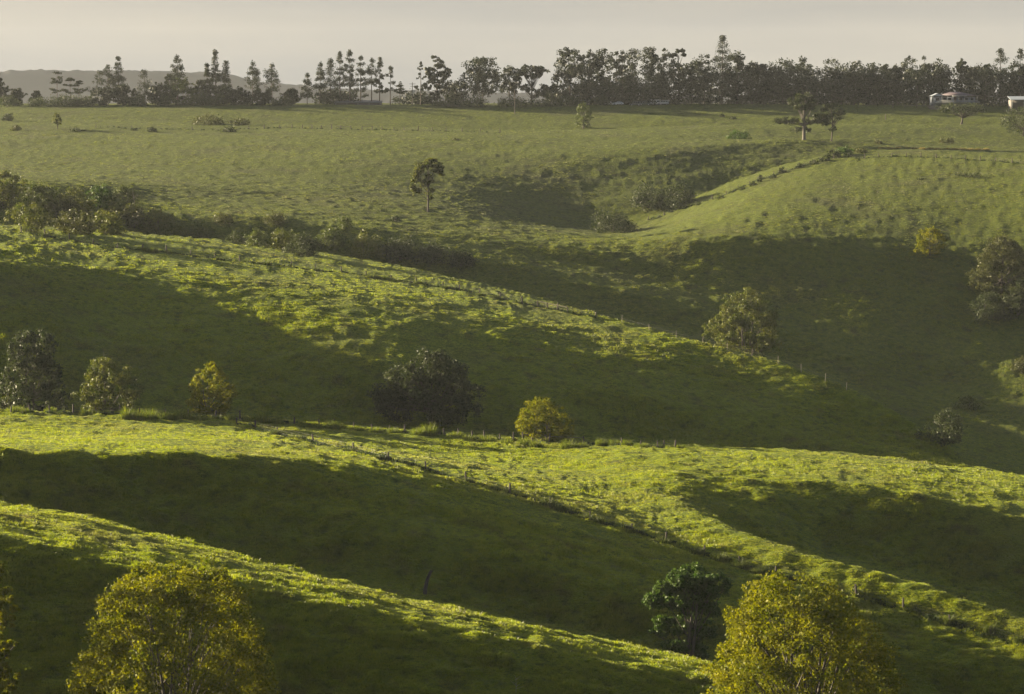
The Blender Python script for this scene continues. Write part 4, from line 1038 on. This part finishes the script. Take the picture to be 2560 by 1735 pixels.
STAKES = [post_mesh("stake", 1.45, 0.035, 0.02, 4, WOOD_PALE)]
def fence(label, pts, meshes=POSTS, scale=1.0, wires=(0.35, 0.7, 1.05), group="post and wire fences", rails=()):
    g = [on_land(u, v) if len(p) == 0 else at_depth(u, p[0]) for (u, v, *p) in pts]
    base = g[0]
    root = empty("wire_fence", base, 0, label, "fence", group)
    r = np.random.default_rng(len(pts) * 7 + 1)
    tops = []
    for q in g:
        o = bpy.data.objects.new("post", meshes[int(r.integers(len(meshes)))]); COL.objects.link(o); o.parent = root
        o.location = (q[0] - base[0], q[1] - base[1], q[2] - base[2] - 0.05); o.rotation_euler = (r.normal() * 0.04, r.normal() * 0.05, r.uniform(0, 6.28))
        o.scale = (scale, scale, scale * r.uniform(0.88, 1.12))
    for hgt in wires:
        V, Q = [], []
        tube(V, Q, [(q[0] - base[0], q[1] - base[1], q[2] - base[2] + hgt * scale) for q in g], [0.006] * len(g), 3)
        mesh_obj("wire", V, np.array(Q), STEEL, root)
    for (i, j, hgt) in rails:
        a, b = g[i], g[j]; V, Q = [], []
        tube(V, Q, [(a[0] - base[0], a[1] - base[1], a[2] - base[2] + hgt), (b[0] - base[0], b[1] - base[1], b[2] - base[2] + hgt)], [0.075, 0.065], 6)
        mesh_obj("rail", V, np.array(Q), WOOD, root)
    return root

FB = [(53,583),(113,592),(173,601),(233,612),(293,622),(355,627),(417,632),(477,640),(538,648),(600,657),(663,661),(727,667),(789,676),(853,682),(915,691),(978,700),(1042,709),(1107,720),(1148,728),(1199,737),(1250,748),(1306,760),(1344,768),(1369,773),(1393,777),(1419,783),(1488,797)]
fence("long wooden post fence running down the top of the central ridge with a railed gate", FB, rails=[(23, 25, 1.15), (22, 23, 1.2)])
fence("pale thin stakes continuing the central ridge's fence down to the right", [(1555, 809), (1623, 828), (1690, 846), (1757, 862), (1818, 876), (1880, 893), (1945, 914), (2003, 934), (2063, 957), (2116, 978)], STAKES, 1.1, wires=(0.9,))
FC = [27, 75, 125, 183, 240, 300, 350, 413, 470, 538, 600, 665, 736, 798, 835, 885, 930, 973, 1012, 1060, 1111, 1147, 1180, 1211, 1250, 1284, 1308, 1331, 1372, 1425, 1460, 1497, 1554, 1601, 1644, 1660, 1688]
def crest_v(u): return float(np.interp(u, [0, 300, 560, 780, 1000, 1300, 1700], [1033, 1037, 1047, 1066, 1083, 1104, 1122]))
fence("overgrown post fence along the middle hill's crest with two rails", [(u, crest_v(u)) for u in FC], rails=[(26, 27, 1.15), (28, 30, 1.0)])
FS = [(592, 1062), (640, 1074), (690, 1086), (783, 1108), (883, 1130), (972, 1156), (1065, 1178), (1165, 1206), (1274, 1238), (1375, 1270), (1476, 1302), (1580, 1334), (1665, 1358), (1760, 1388), (1850, 1416), (1940, 1440), (2140, 1494), (2258, 1528), (2375, 1562), (2477, 1590), (2570, 1622)]
fence("post fence slanting down the lit spur of the middle hill", FS)
FR = [(2120, 393), (2162, 396), (2197, 394), (2230, 393), (2266, 394), (2302, 394), (2340, 395), (2377, 397), (2413, 399), (2451, 401), (2489, 404), (2530, 408), (2575, 413)]
fence("fence with evenly spaced posts over the top of the right hill", FR)
FH = [(2085, 398), (2055, 404), (2025, 412), (1995, 420), (1965, 430), (1935, 440), (1905, 450), (1875, 462), (1845, 474), (1815, 488), (1780, 500), (1740, 512), (1700, 524), (1660, 538), (1620, 552)]
fence("weedy fence descending the left flank of the right hill", FH)
FF = [(u, float(np.interp(u, [240, 560, 700, 1000, 1300], [322, 328, 321, 326, 333]))) for u in (240, 330, 480, 560, 623, 660, 698, 730, 756, 780, 804, 829, 852, 878, 905, 930, 955, 985, 1010, 1045, 1080, 1115, 1155, 1200, 1250)]
fence("far post fence along the front edge of the shaded plain", FF, scale=1.15, rails=[(14, 15, 1.2), (12, 13, 1.0)])
fence("short rail fence in front of the house garden", [(2232, 270), (2262, 270), (2292, 271), (2322, 272), (2350, 273)], scale=1.2, rails=[(0, 1, 1.1), (1, 2, 1.1), (2, 3, 1.1), (3, 4, 1.1)])

# rank grass and weeds left along the fences: clumps one can tell apart
def clump(u, v, wd, h, lab, leaf, seed, group):
    b = on_land(u, v); k = pxm(b); r = np.random.default_rng(seed)
    root = empty("grass_clump", b, 0, lab, "grass clump", group)
    n = int(120 + wd * 6); W2 = wd * k / 2; H = h * k
    a = r.random(n) * 6.283; q = np.sqrt(r.random(n)) * W2
    x = np.cos(a) * q; y = np.sin(a) * q * 0.7
    hh = H * r.uniform(0.5, 1.1, n) * (1.15 - 0.65 * (q / W2) ** 2)
    ln = r.uniform(0.15, 0.6, n) * hh; la = a + r.normal(size=n) * 0.7; wa = r.random(n) * 3.14; w_ = max(0.05, 0.9 * k)
    wx, wy = np.cos(wa) * w_, np.sin(wa) * w_
    z0 = np.full(n, -0.35)
    p = lambda fx, fz, s: np.stack([x + np.cos(la) * ln * fx + s * wx, y + np.sin(la) * ln * fx + s * wy, z0 + (hh - z0) * fz], 1)
    V = np.stack([p(0, 0, -0.5), p(0, 0, 0.5), p(0.4, 0.65, 0.42), p(0.4, 0.65, -0.42), p(1.0, 1.0, 0.12), p(1.0, 1.0, -0.12)], 1).reshape(-1, 3)
    i = np.arange(n)[:, None] * 6
    Fq = np.concatenate([i + np.array([[0, 1, 2, 3]]), i + np.array([[3, 2, 4, 5]])])
    t = r.random(n)
    mesh_obj("blades", V, Fq, LEAF[leaf], root, tone=np.concatenate([t, t]))
    return root
ORD = ["first", "second", "third", "fourth", "fifth", "sixth", "seventh", "eighth", "ninth", "tenth", "eleventh", "twelfth", "thirteenth", "fourteenth", "fifteenth", "sixteenth", "seventeenth", "eighteenth", "nineteenth", "twentieth"]
ORD += ["twenty-" + o for o in ORD[:9]] + ["thirtieth"] + ["thirty-" + o for o in ORD[:9]] + ["fortieth"]
cc = [(40, 1031, 46, 17), (62, 1033, 30, 12), (128, 1032, 34, 14), (215, 1038, 30, 15), (235, 1040, 34, 13), (318, 1049, 30, 30), (345, 1051, 34, 27), (376, 1052, 40, 30), (405, 1052, 34, 24), (432, 1051, 30, 22), (452, 1050, 34, 32),
      (472, 1049, 34, 16), (505, 1051, 30, 14), (548, 1052, 26, 14), (575, 1051, 30, 16), (628, 1057, 40, 20), (655, 1059, 36, 30), (690, 1062, 36, 18), (755, 1069, 34, 14), (790, 1072, 40, 16), (828, 1075, 30, 24), (848, 1076, 30, 26),
      (895, 1078, 30, 13), (940, 1082, 34, 14), (985, 1084, 34, 16), (1045, 1089, 40, 20), (1070, 1090, 46, 30), (1140, 1094, 40, 15), (1170, 1101, 40, 15), (1220, 1106, 44, 18), (1265, 1112, 40, 15), (1312, 1115, 40, 22), (1340, 1122, 36, 22),
      (1420, 1124, 40, 26), (1455, 1121, 34, 16), (1503, 1114, 28, 18), (1535, 1115, 34, 16), (1567, 1117, 26, 18), (1605, 1118, 44, 11), (1700, 1120, 40, 8)]
for i, (u, v, wd, h) in enumerate(cc):
    clump(u, v, wd, h, ("tall dark-sided" if h > 24 else "medium" if h > 15 else "low") + " rank grass clump on the middle hill's crest, " + ORD[i] + " from the left", "sward", 400 + i, "grass clumps on the crest fence")
cs = [(690, 1088, 36, 14), (735, 1100, 40, 12), (870, 1130, 44, 12), (940, 1148, 36, 10), (1165, 1206, 34, 12), (1365, 1268, 44, 22), (1400, 1280, 44, 16), (1462, 1302, 36, 18), (1492, 1312, 36, 20), (1570, 1336, 40, 14), (1655, 1362, 44, 18), (1740, 1388, 44, 18), (1800, 1405, 50, 22), (1850, 1422, 50, 22), (1895, 1436, 44, 18), (2375, 1560, 26, 22), (2475, 1588, 30, 24), (2552, 1610, 34, 22)]
for i, (u, v, wd, h) in enumerate(cs):
    clump(u, v, wd, h, "dark rank grass clump on the slanting spur fence, " + ORD[i] + " from its upper end", "bush", 450 + i, "grass clumps on the spur fence")
cb = [(115, 593, 16, 9), (360, 629, 40, 12), (385, 632, 26, 10), (420, 635, 20, 10), (545, 650, 18, 9), (668, 663, 24, 11), (790, 678, 20, 9), (930, 696, 34, 11), (960, 700, 40, 11), (990, 706, 34, 9), (1045, 711, 22, 10), (1112, 722, 24, 9), (1200, 740, 24, 9), (1240, 748, 22, 9), (1290, 759, 24, 7)]
for i, (u, v, wd, h) in enumerate(cb):
    clump(u, v, wd, h, "dark weedy grass clump on the central ridge's fence, " + ORD[i] + " from the left", "bush", 480 + i, "grass clumps on the central fence")
hr = [(2112, 389, 50, 24, "green"), (2085, 396, 40, 20, "dark"), (2150, 382, 40, 12, "brown"), (2060, 405, 30, 14, "dark"), (2035, 412, 24, 12, "dark"), (2000, 420, 24, 11, "dark"), (1955, 434, 22, 16, "dark"), (1933, 446, 20, 12, "dark"), (1900, 456, 14, 18, "dark"), (1882, 464, 20, 10, "dark"), (1855, 474, 24, 10, "bush"), (1800, 498, 20, 10, "bush"), (1745, 514, 22, 9, "bush")]
hr_lab = ["largest bush where the hill fence meets the dry hedge", "second bush below the dry hedge's left end", "brown bush at the dry hedge's left tip", "third bush down the right hill's weedy fence", "fourth bush down the right hill's weedy fence", "fifth bush down the right hill's weedy fence",
          "upright bush midway down the weedy fence", "bush just under the upright one on the weedy fence", "narrow column of weeds on the weedy fence", "low bush under the narrow weed column", "pale low bush on the fence's lower half", "small pale bush near the fence's lower end", "last small bush above the pair of round bushes"]
for i, ((u, v, wd, h, lf), lab) in enumerate(zip(hr, hr_lab)):
    bush(u, v - h, v, wd, lab, lf, seed=500 + i, n=30, per=18, group="bushes on the right hill's fence")
for i, u in enumerate(range(2205, 2466, 20)):
    clump(u, 373 + (u - 2205) * 0.012, 20, 6, "dry straw-coloured grass clump in the hedge line behind the right hill, " + ORD[i] + " from left", "straw", 520 + i, "dry hedge line")

# ------------------------------------------------------------------ dead wood, poles
# ungrazed weeds along the fence lines (ground cover); dark leaves also carry the strip's shadow
def fence_weeds():
    pts, r = [], np.random.default_rng(5)
    for line, den, spread in ((FB, 3.2, 0.5), (FS, 4.0, 0.6), (FH, 3.2, 0.9), (FR, 1.5, 0.4), ([(u, crest_v(u)) for u in FC], 2.5, 0.6), (FF, 1.0, 0.5)):
        g = [on_land(*p) for p in line]
        for a, b in zip(g[:-1], g[1:]):
            ln = math.hypot(b[0] - a[0], b[1] - a[1]); n = int(ln * den)
            if ln > 45: continue
            t = r.random(n); x = a[0] + (b[0] - a[0]) * t + r.normal(size=n) * spread * 0.4; y = a[1] + (b[1] - a[1]) * t + r.normal(size=n) * spread * 0.6
            zb = base_height(x, y); pts.append(np.stack([x, y, zb + relief(x, y, zb)], -1))
    p = np.concatenate(pts); n = len(p)
    gate = vnoise(p[:, 0] / 6, p[:, 1] / 6, 83)
    protos = [blade_mesh("weed_low", 26, 0.42, 0.45, 0.07, 0.5, 21, LEAF["dark"]), blade_mesh("weed_tall", 24, 0.36, 0.75, 0.06, 0.4, 22, LEAF["bush"])]
    instancer("fence_weeds", p, 0.45 + 0.9 * gate * r.random(n) + 0.2, r.random(n) * 6.28, (r.random(n) < 0.25).astype(int), protos)
fence_weeds()

def stump():
    b = on_land(1062, 1490); k = pxm(b); H = (proj(*b)[1] - 1424) * k
    root = empty("charred_trunk", b, 0, "charred leaning dead trunk behind the nearest ridge", "dead tree")
    V, Q = [], []
    tube(V, Q, [(0, 0, -0.5), (0.05, 0, H * 0.25), (0.28, 0.05, H * 0.6), (0.62, 0.0, H * 0.9), (0.74, 0, H)], [0.30, 0.24, 0.2, 0.17, 0.06], 8)
    mesh_obj("trunk", V, np.array(Q), BARK_CHAR, root, smooth=True)
    V, Q = [], []
    tube(V, Q, [(0.5, 0, H * 0.8), (0.85, 0.1, H * 0.93), (0.98, 0.1, H * 0.97)], [0.10, 0.07, 0.02], 5)
    mesh_obj("broken_branch", V, np.array(Q), BARK_CHAR, root, smooth=True)
stump()
bare_tree("bare_shrub", 1290, 1692, 46, "bare pale twiggy shrub at the bottom edge on the nearest slope", vbase=1740, seed=601, nb=11, trunk=0.014, bark=BARK_PALE, cat="shrub")
for i, (u, lab) in enumerate(((1739, "pale leaning stake left of the glossy tree's foot"), (1762, "pale leaning stake right of the glossy tree's foot"))):
    b = at_depth(u, line_depth(u, 8, -3))
    o = bpy.data.objects.new("wooden_stake", post_mesh("wooden_stake", 1.9, 0.06, 0.22 if i else 0.15, 9 + i, WOOD_PALE)); COL.objects.link(o); o.location = b
    tag(o, lab, "stake", "stakes by the glossy tree")

def power_pole(u, vt, Y, lab, arm=True):
    b = at_depth(u, Y); k = pxm(b); H = (proj(*b)[1] - vt) * k
    root = empty("power_pole", b, 0, lab, "pole", "poles on the plain")
    V, Q = [], []; tube(V, Q, [(0, 0, -0.6), (0, 0, H * 0.5), (0, 0, H)], [0.2, 0.17, 0.13], 8); mesh_obj("pole", V, np.array(Q), WOOD, root, smooth=True)
    if arm:
        for zz, ln in ((0.93, 1.3), (0.82, 0.9)):
            V, Q = [], []; tube(V, Q, [(-ln, 0.15, H * zz), (ln, 0.15, H * zz)], [0.08, 0.08], 4); mesh_obj("crossarm", V, np.array(Q), WOOD, root)
        V, Q = [], []; tube(V, Q, [(0.32, 0, H * 0.5), (0.32, 0, H * 0.66)], [0.26, 0.26], 8); mesh_obj("transformer", V, np.array(Q), plain("grey_paint", (0.3, 0.3, 0.3)), root)
power_pole(1031, 206, 1193, "tall power pole with crossarms in the gap of the tree line")
power_pole(1287, 226, 1160, "thin plain pole on the plain before the umbrella tree", False)
power_pole(2214, 285, 1142, "short plain pole on the shaded plain before the wood", False)
power_pole(1847, 311, 1095, "stout short post on the field edge above the green bush", False)

# ------------------------------------------------------------------ buildings
def boxm(name, c, s, mat, parent, rz=0.0):
    x, y, z = s[0] / 2, s[1] / 2, s[2] / 2
    V = [(c[0] + i * x, c[1] + j * y, c[2] + k * z) for k in (-1, 1) for (i, j) in ((-1, -1), (1, -1), (1, 1), (-1, 1))]
    return mesh_obj(name, V, np.array([(0, 3, 2, 1), (4, 5, 6, 7), (0, 1, 5, 4), (1, 2, 6, 5), (2, 3, 7, 6), (3, 0, 4, 7)]), mat, parent)
WALL = plain("painted_boards", (0.13, 0.15, 0.19), 0.7, 0.08); WHITE = plain("dimmed_white_paint", (0.24, 0.25, 0.25), 0.6, 0.05)  # wall and trim colours darkened so the house reads as shaded
ROOF = plain("dull_red_roof_sheet", (0.105, 0.078, 0.085), 0.6, 0.15); TIN = plain("pale_roof_sheet", (0.24, 0.27, 0.30), 0.6, 0.1)
GLASS, _t = new_mat("window_glass")
_o = _t.nodes.new("ShaderNodeOutputMaterial"); _b = _t.nodes.new("ShaderNodeBsdfPrincipled")
_b.inputs["Base Color"].default_value = (0.02, 0.025, 0.03, 1); _b.inputs["Roughness"].default_value = 0.08; _t.links.new(_b.outputs[0], _o.inputs["Surface"])
def prism(name, poly, y0, y1, mat, parent):
    n = len(poly); V = [(x, y0, z) for x, z in poly] + [(x, y1, z) for x, z in poly]
    tri = [[i, (i + 1) % n, n + (i + 1) % n, n + i] for i in range(n)]
    me = bpy.data.meshes.new(name); me.from_pydata(V, [], tri + [list(range(n))[::-1], list(range(n, 2 * n))]); me.materials.append(mat)
    o = bpy.data.objects.new(name, me); COL.objects.link(o); o.parent = parent; return o
def house():
    b = list(at_depth(2387, 1172)); k = pxm(b)
    zg = P(2387, 264, 1172)[2]; b[2] = zg
    root = empty("house", b, 0, "low weatherboard house with dull red hipped roof before the wood", "house")
    m = lambda u: (u - 2387) * k
    zz = lambda v: (264 - v) * k
    boxm("foundation", (0, 4, -2.0), (m(2448) - m(2327), 9, 4.0), plain("stump_wall", (0.10, 0.09, 0.08)), root)
    boxm("wall", (m(2396), 4.2, zz(250) / 2 + 0.6), (m(2440) - m(2356), 7.6, zz(243)), WALL, root)
    boxm("wing_wall", (m(2342), 3.2, zz(250) / 2 + 0.6), (m(2356) - m(2330), 7.0, zz(243)), WALL, root)
    # hipped roof
    x0, x1, y0, y1, z0, z1 = m(2350), m(2446), -0.6, 9.2, zz(243) + 0.5, zz(230)
    V = [(x0, y0, z0), (x1, y0, z0), (x1, y1, z0), (x0, y1, z0), (m(2378), 4.2, z1), (m(2402), 4.2, z1)]
    mesh_obj("roof", V, [np.array([(0, 1, 5, 4), (2, 3, 4, 5), (0, 3, 2, 1)]), np.array([(1, 2, 5), (3, 0, 4)])], ROOF, root)
    prism("wing_roof", [(m(2327), zz(243) + 0.4), (m(2358), zz(243) + 0.4), (m(2343), zz(236) + 0.4)], -0.9, 7.2, TIN, root)
    boxm("gable_board", (m(2331), -0.35, zz(247)), (0.9, 0.12, 2.3), WHITE, root)
    boxm("verandah_roof", (m(2397), -1.3, zz(240)), (m(2416) - m(2380), 2.2, 0.22), WHITE, root)
    boxm("verandah_floor", (m(2400), -1.6, zz(255)), (m(2446) - m(2352), 2.6, 0.3), WHITE, root)
    boxm("verandah_rail", (m(2396), -2.8, zz(251)), (m(2442) - m(2352), 0.08, 0.16), WHITE, root)
    prism("ramp", [(m(2336), zz(257)), (m(2352), zz(257)), (m(2352), zz(250))], -2.2, -1.2, WHITE, root)
    for u in (2352, 2366, 2380, 2394, 2408, 2422, 2440):
        boxm("verandah_post", (m(u), -2.75, zz(249)), (0.12, 0.12, zz(240) - zz(256)), WHITE, root)
    for u in (2362, 2374, 2402, 2416, 2430):
        f = boxm("window", (m(u), 0.36, zz(248)), (1.5, 0.1, 1.3), WHITE, root); boxm("pane", (m(u), 0.29, zz(248)), (1.2, 0.06, 1.0), GLASS, f)
    d = boxm("door", (m(2388), 0.36, zz(249.5)), (1.0, 0.1, 2.0), plain("door_paint", (0.15, 0.12, 0.1)), root); boxm("handle", (m(2388) + 0.35, 0.28, zz(249.5)), (0.1, 0.06, 0.1), WHITE, d)
    f = boxm("window", (m(2343), -0.32, zz(248)), (1.5, 0.1, 1.3), WHITE, root); boxm("pane", (m(2343), -0.39, zz(248)), (1.2, 0.06, 1.0), GLASS, f)
    boxm("chimney", (m(2392), 5.2, z1 + 0.1), (0.6, 0.6, 1.2), plain("flue", (0.3, 0.28, 0.26)), root)
house()
def shed(u0, u1, vr, vw, Y, lab, name, open_front=True, depth=7.0, roof=TIN, wall=None, foot=263):
    b = list(at_depth((u0 + u1) / 2, Y)); k = pxm(b); b[2] = P((u0 + u1) / 2, foot, Y)[2]
    root = empty(name, b, 0, lab, "shed"); W_ = (u1 - u0) * k; h = (foot - vr) * k; hw = (foot - vw) * k
    wall = wall or plain("shed_wall", (0.12, 0.11, 0.10))
    boxm("rear_wall", (0, depth, hw / 2 - 1), (W_, 0.15, hw + 2), wall, root)
    for s in (-1, 1): boxm("side_wall", (s * (W_ / 2 - 0.08), depth / 2, hw / 2 - 1), (0.15, depth - 0.3, hw + 2), wall, root)
    if not open_front: boxm("front_wall", (0, 0.1, hw / 2 - 1), (W_ - 0.4, 0.15, hw + 2), wall, root)
    prism("roof", [(-W_ / 2 - 0.4, 0), (W_ / 2 + 0.4, 0), (W_ / 2 + 0.4, 0.16), (-W_ / 2 - 0.4, 0.16)], 0, 1, roof, root).data.transform(__import__("mathutils").Matrix(((1, 0, 0, 0), (0, depth + 1.2, 0, -0.6), (0, (h - hw) * 1.0, 1, hw + 0.02), (0, 0, 0, 1))))
    n = max(2, int(W_ / 4) + 1)
    for i in range(n): boxm("post", (-W_ / 2 + 0.3 + i * (W_ - 0.6) / (n - 1), -0.2, hw / 2 - 1), (0.16, 0.16, hw + 1.96), WHITE, root)
shed(2528, 2590, 242, 250, 1160, "open shed with pale tin roof cut by the right border", "open_shed", foot=266)
shed(838, 952, 252, 257, 1190, "long low shed with pale roof behind the plain's edge", "long_shed", False, 10.0, plain("dull_roof", (0.07, 0.075, 0.08)), foot=262)
shed(1452, 1474, 249, 252, 1188, "small pale hut behind the pear-shaped tree", "small_hut", False, 3.0, plain("hut_roof", (0.09, 0.10, 0.105)), wall=plain("hut_wall", (0.12, 0.13, 0.14)), foot=264)
shed(1272, 1284, 247, 250, 1200, "tiny pale hut half hidden left of the umbrella tree", "tiny_hut", False, 3.0, plain("hut_roof_b", (0.09, 0.10, 0.105)), wall=plain("hut_wall_b", (0.10, 0.105, 0.11)), foot=263)

# ------------------------------------------------------------------ parked vehicles
TYRE = plain("tyre", (0.02, 0.02, 0.02), 0.9); HUB = plain("hub", (0.4, 0.4, 0.4), 0.4)
def vehicle(u, Y, lab, name, cat, prof, cab, L_, W_, paint):
    b = list(at_depth(u, Y)); root = empty(name, b, 0, lab, cat, "vehicles parked by the wood")
    prism("body", [(x * L_, z) for x, z in prof], -W_ / 2, W_ / 2, paint, root)
    c = prism("cabin", [(x * L_, z) for x, z in cab], -W_ / 2 + 0.1, W_ / 2 - 0.1, paint, root)
    xs = [x for x, z in cab]; zs = [z for x, z in cab]; zl, zh = min(zs), max(zs)
    n = 2 if (max(xs) - min(xs)) < 0.5 else 3
    for s in (-1, 1):
        for i in range(n):
            x0 = (min(xs) + 0.07 + (max(xs) - min(xs) - 0.14) * i / n) * L_; x1 = (min(xs) + 0.07 + (max(xs) - min(xs) - 0.14) * (i + 0.88) / n) * L_
            boxm("window", ((x0 + x1) / 2, s * (W_ / 2 - 0.09), zl + (zh - zl) * 0.52), (x1 - x0, 0.04, (zh - zl) * 0.6), GLASS, c)
    for s in (-1, 1):
        for x in (-0.31, 0.31):
            V, Q = [], []; tube(V, Q, [(x * L_, s * W_ / 2 - s * 0.24, 0.34), (x * L_, s * W_ / 2 + s * 0.02, 0.34)], [0.34, 0.34], 12)
            V += [(x * L_, s * W_ / 2 + s * 0.02, 0.34)]; T_ = [(12 + i, 12 + (i + 1) % 12, 24) for i in range(12)]
            wh = mesh_obj("wheel", V, [np.array(Q), np.array(T_)], TYRE, root)
            V, Q = [], []; tube(V, Q, [(x * L_, s * W_ / 2, 0.34), (x * L_, s * W_ / 2 + s * 0.04, 0.34), (x * L_, s * W_ / 2 + s * 0.045, 0.34)], [0.19, 0.19, 0.01], 8)
            mesh_obj("hub", V, np.array(Q), HUB, wh)
    for s in (-1, 1): boxm("headlight", (-0.5 * L_ - 0.01, s * W_ * 0.36, 0.72), (0.06, 0.3, 0.16), WHITE, root)
CARB = [(-0.5, 0.35), (0.5, 0.35), (0.5, 0.85), (0.3, 0.95), (-0.25, 0.95), (-0.5, 0.78)]
CABC = [(-0.24, 0.93), (0.40, 0.93), (0.30, 1.46), (-0.08, 1.46)]
CABW = [(-0.26, 0.93), (0.49, 0.93), (0.47, 1.75), (-0.12, 1.75)]
CABU = [(-0.24, 0.93), (0.08, 0.93), (0.06, 1.6), (-0.10, 1.6)]
CABV = [(-0.46, 0.93), (0.49, 0.93), (0.48, 2.1), (-0.34, 2.1)]
carpaint = lambda n, c: plain(n, c, 0.3, 0.03)
vehicle(1526, 1184, "white utility truck, leftmost of the vehicles by the wood", "utility_truck", "truck", CARB, CABU, 5.0, 1.8, carpaint("paint_white", (0.7, 0.71, 0.72)))
vehicle(1545, 1182, "silver car parked right of the white utility truck", "parked_car", "car", CARB, CABC, 4.5, 1.75, carpaint("paint_silver", (0.45, 0.47, 0.5)))
vehicle(1588, 1183, "dark car in the middle of the parked vehicles", "parked_car", "car", CARB, CABW, 4.6, 1.8, carpaint("paint_dark", (0.05, 0.055, 0.06)))
vehicle(1612, 1184, "dark green four-wheel drive right of the dark car", "parked_car", "car", CARB, CABW, 4.7, 1.85, carpaint("paint_green", (0.06, 0.08, 0.07)))
vehicle(1637, 1187, "white van behind the last car by the wood", "parked_van", "van", CARB, CABV, 5.2, 1.95, carpaint("paint_van", (0.75, 0.76, 0.75)))
vehicle(1657, 1182, "grey station wagon with pale roof, rightmost of the parked vehicles", "parked_car", "car", CARB, CABW, 4.8, 1.85, carpaint("paint_grey", (0.28, 0.30, 0.30)))
# ------------------------------------------------------------------ haze
def build_haze():
    x0, x1, y0, y1, z0, z1 = -7000.0, 7000.0, -60.0, 5600.0, -130.0, 110.0
    v = [(x0,y0,z0),(x1,y0,z0),(x1,y1,z0),(x0,y1,z0),(x0,y0,z1),(x1,y0,z1),(x1,y1,z1),(x0,y1,z1)]
    f = [(0,3,2,1),(4,5,6,7),(0,1,5,4),(1,2,6,5),(2,3,7,6),(3,0,4,7)]
    m, t = new_mat("morning_haze")
    o = t.nodes.new("ShaderNodeOutputMaterial"); p = t.nodes.new("ShaderNodeVolumePrincipled")
    p.inputs["Color"].default_value = (0.83, 0.88, 0.95, 1)
    p.inputs["Density"].default_value = 0.000027
    p.inputs["Anisotropy"].default_value = 0.2
    t.links.new(p.outputs[0], o.inputs["Volume"])
    h = mesh_obj("haze", v, np.array(f), m)
    tag(h, kind="stuff")
build_haze()
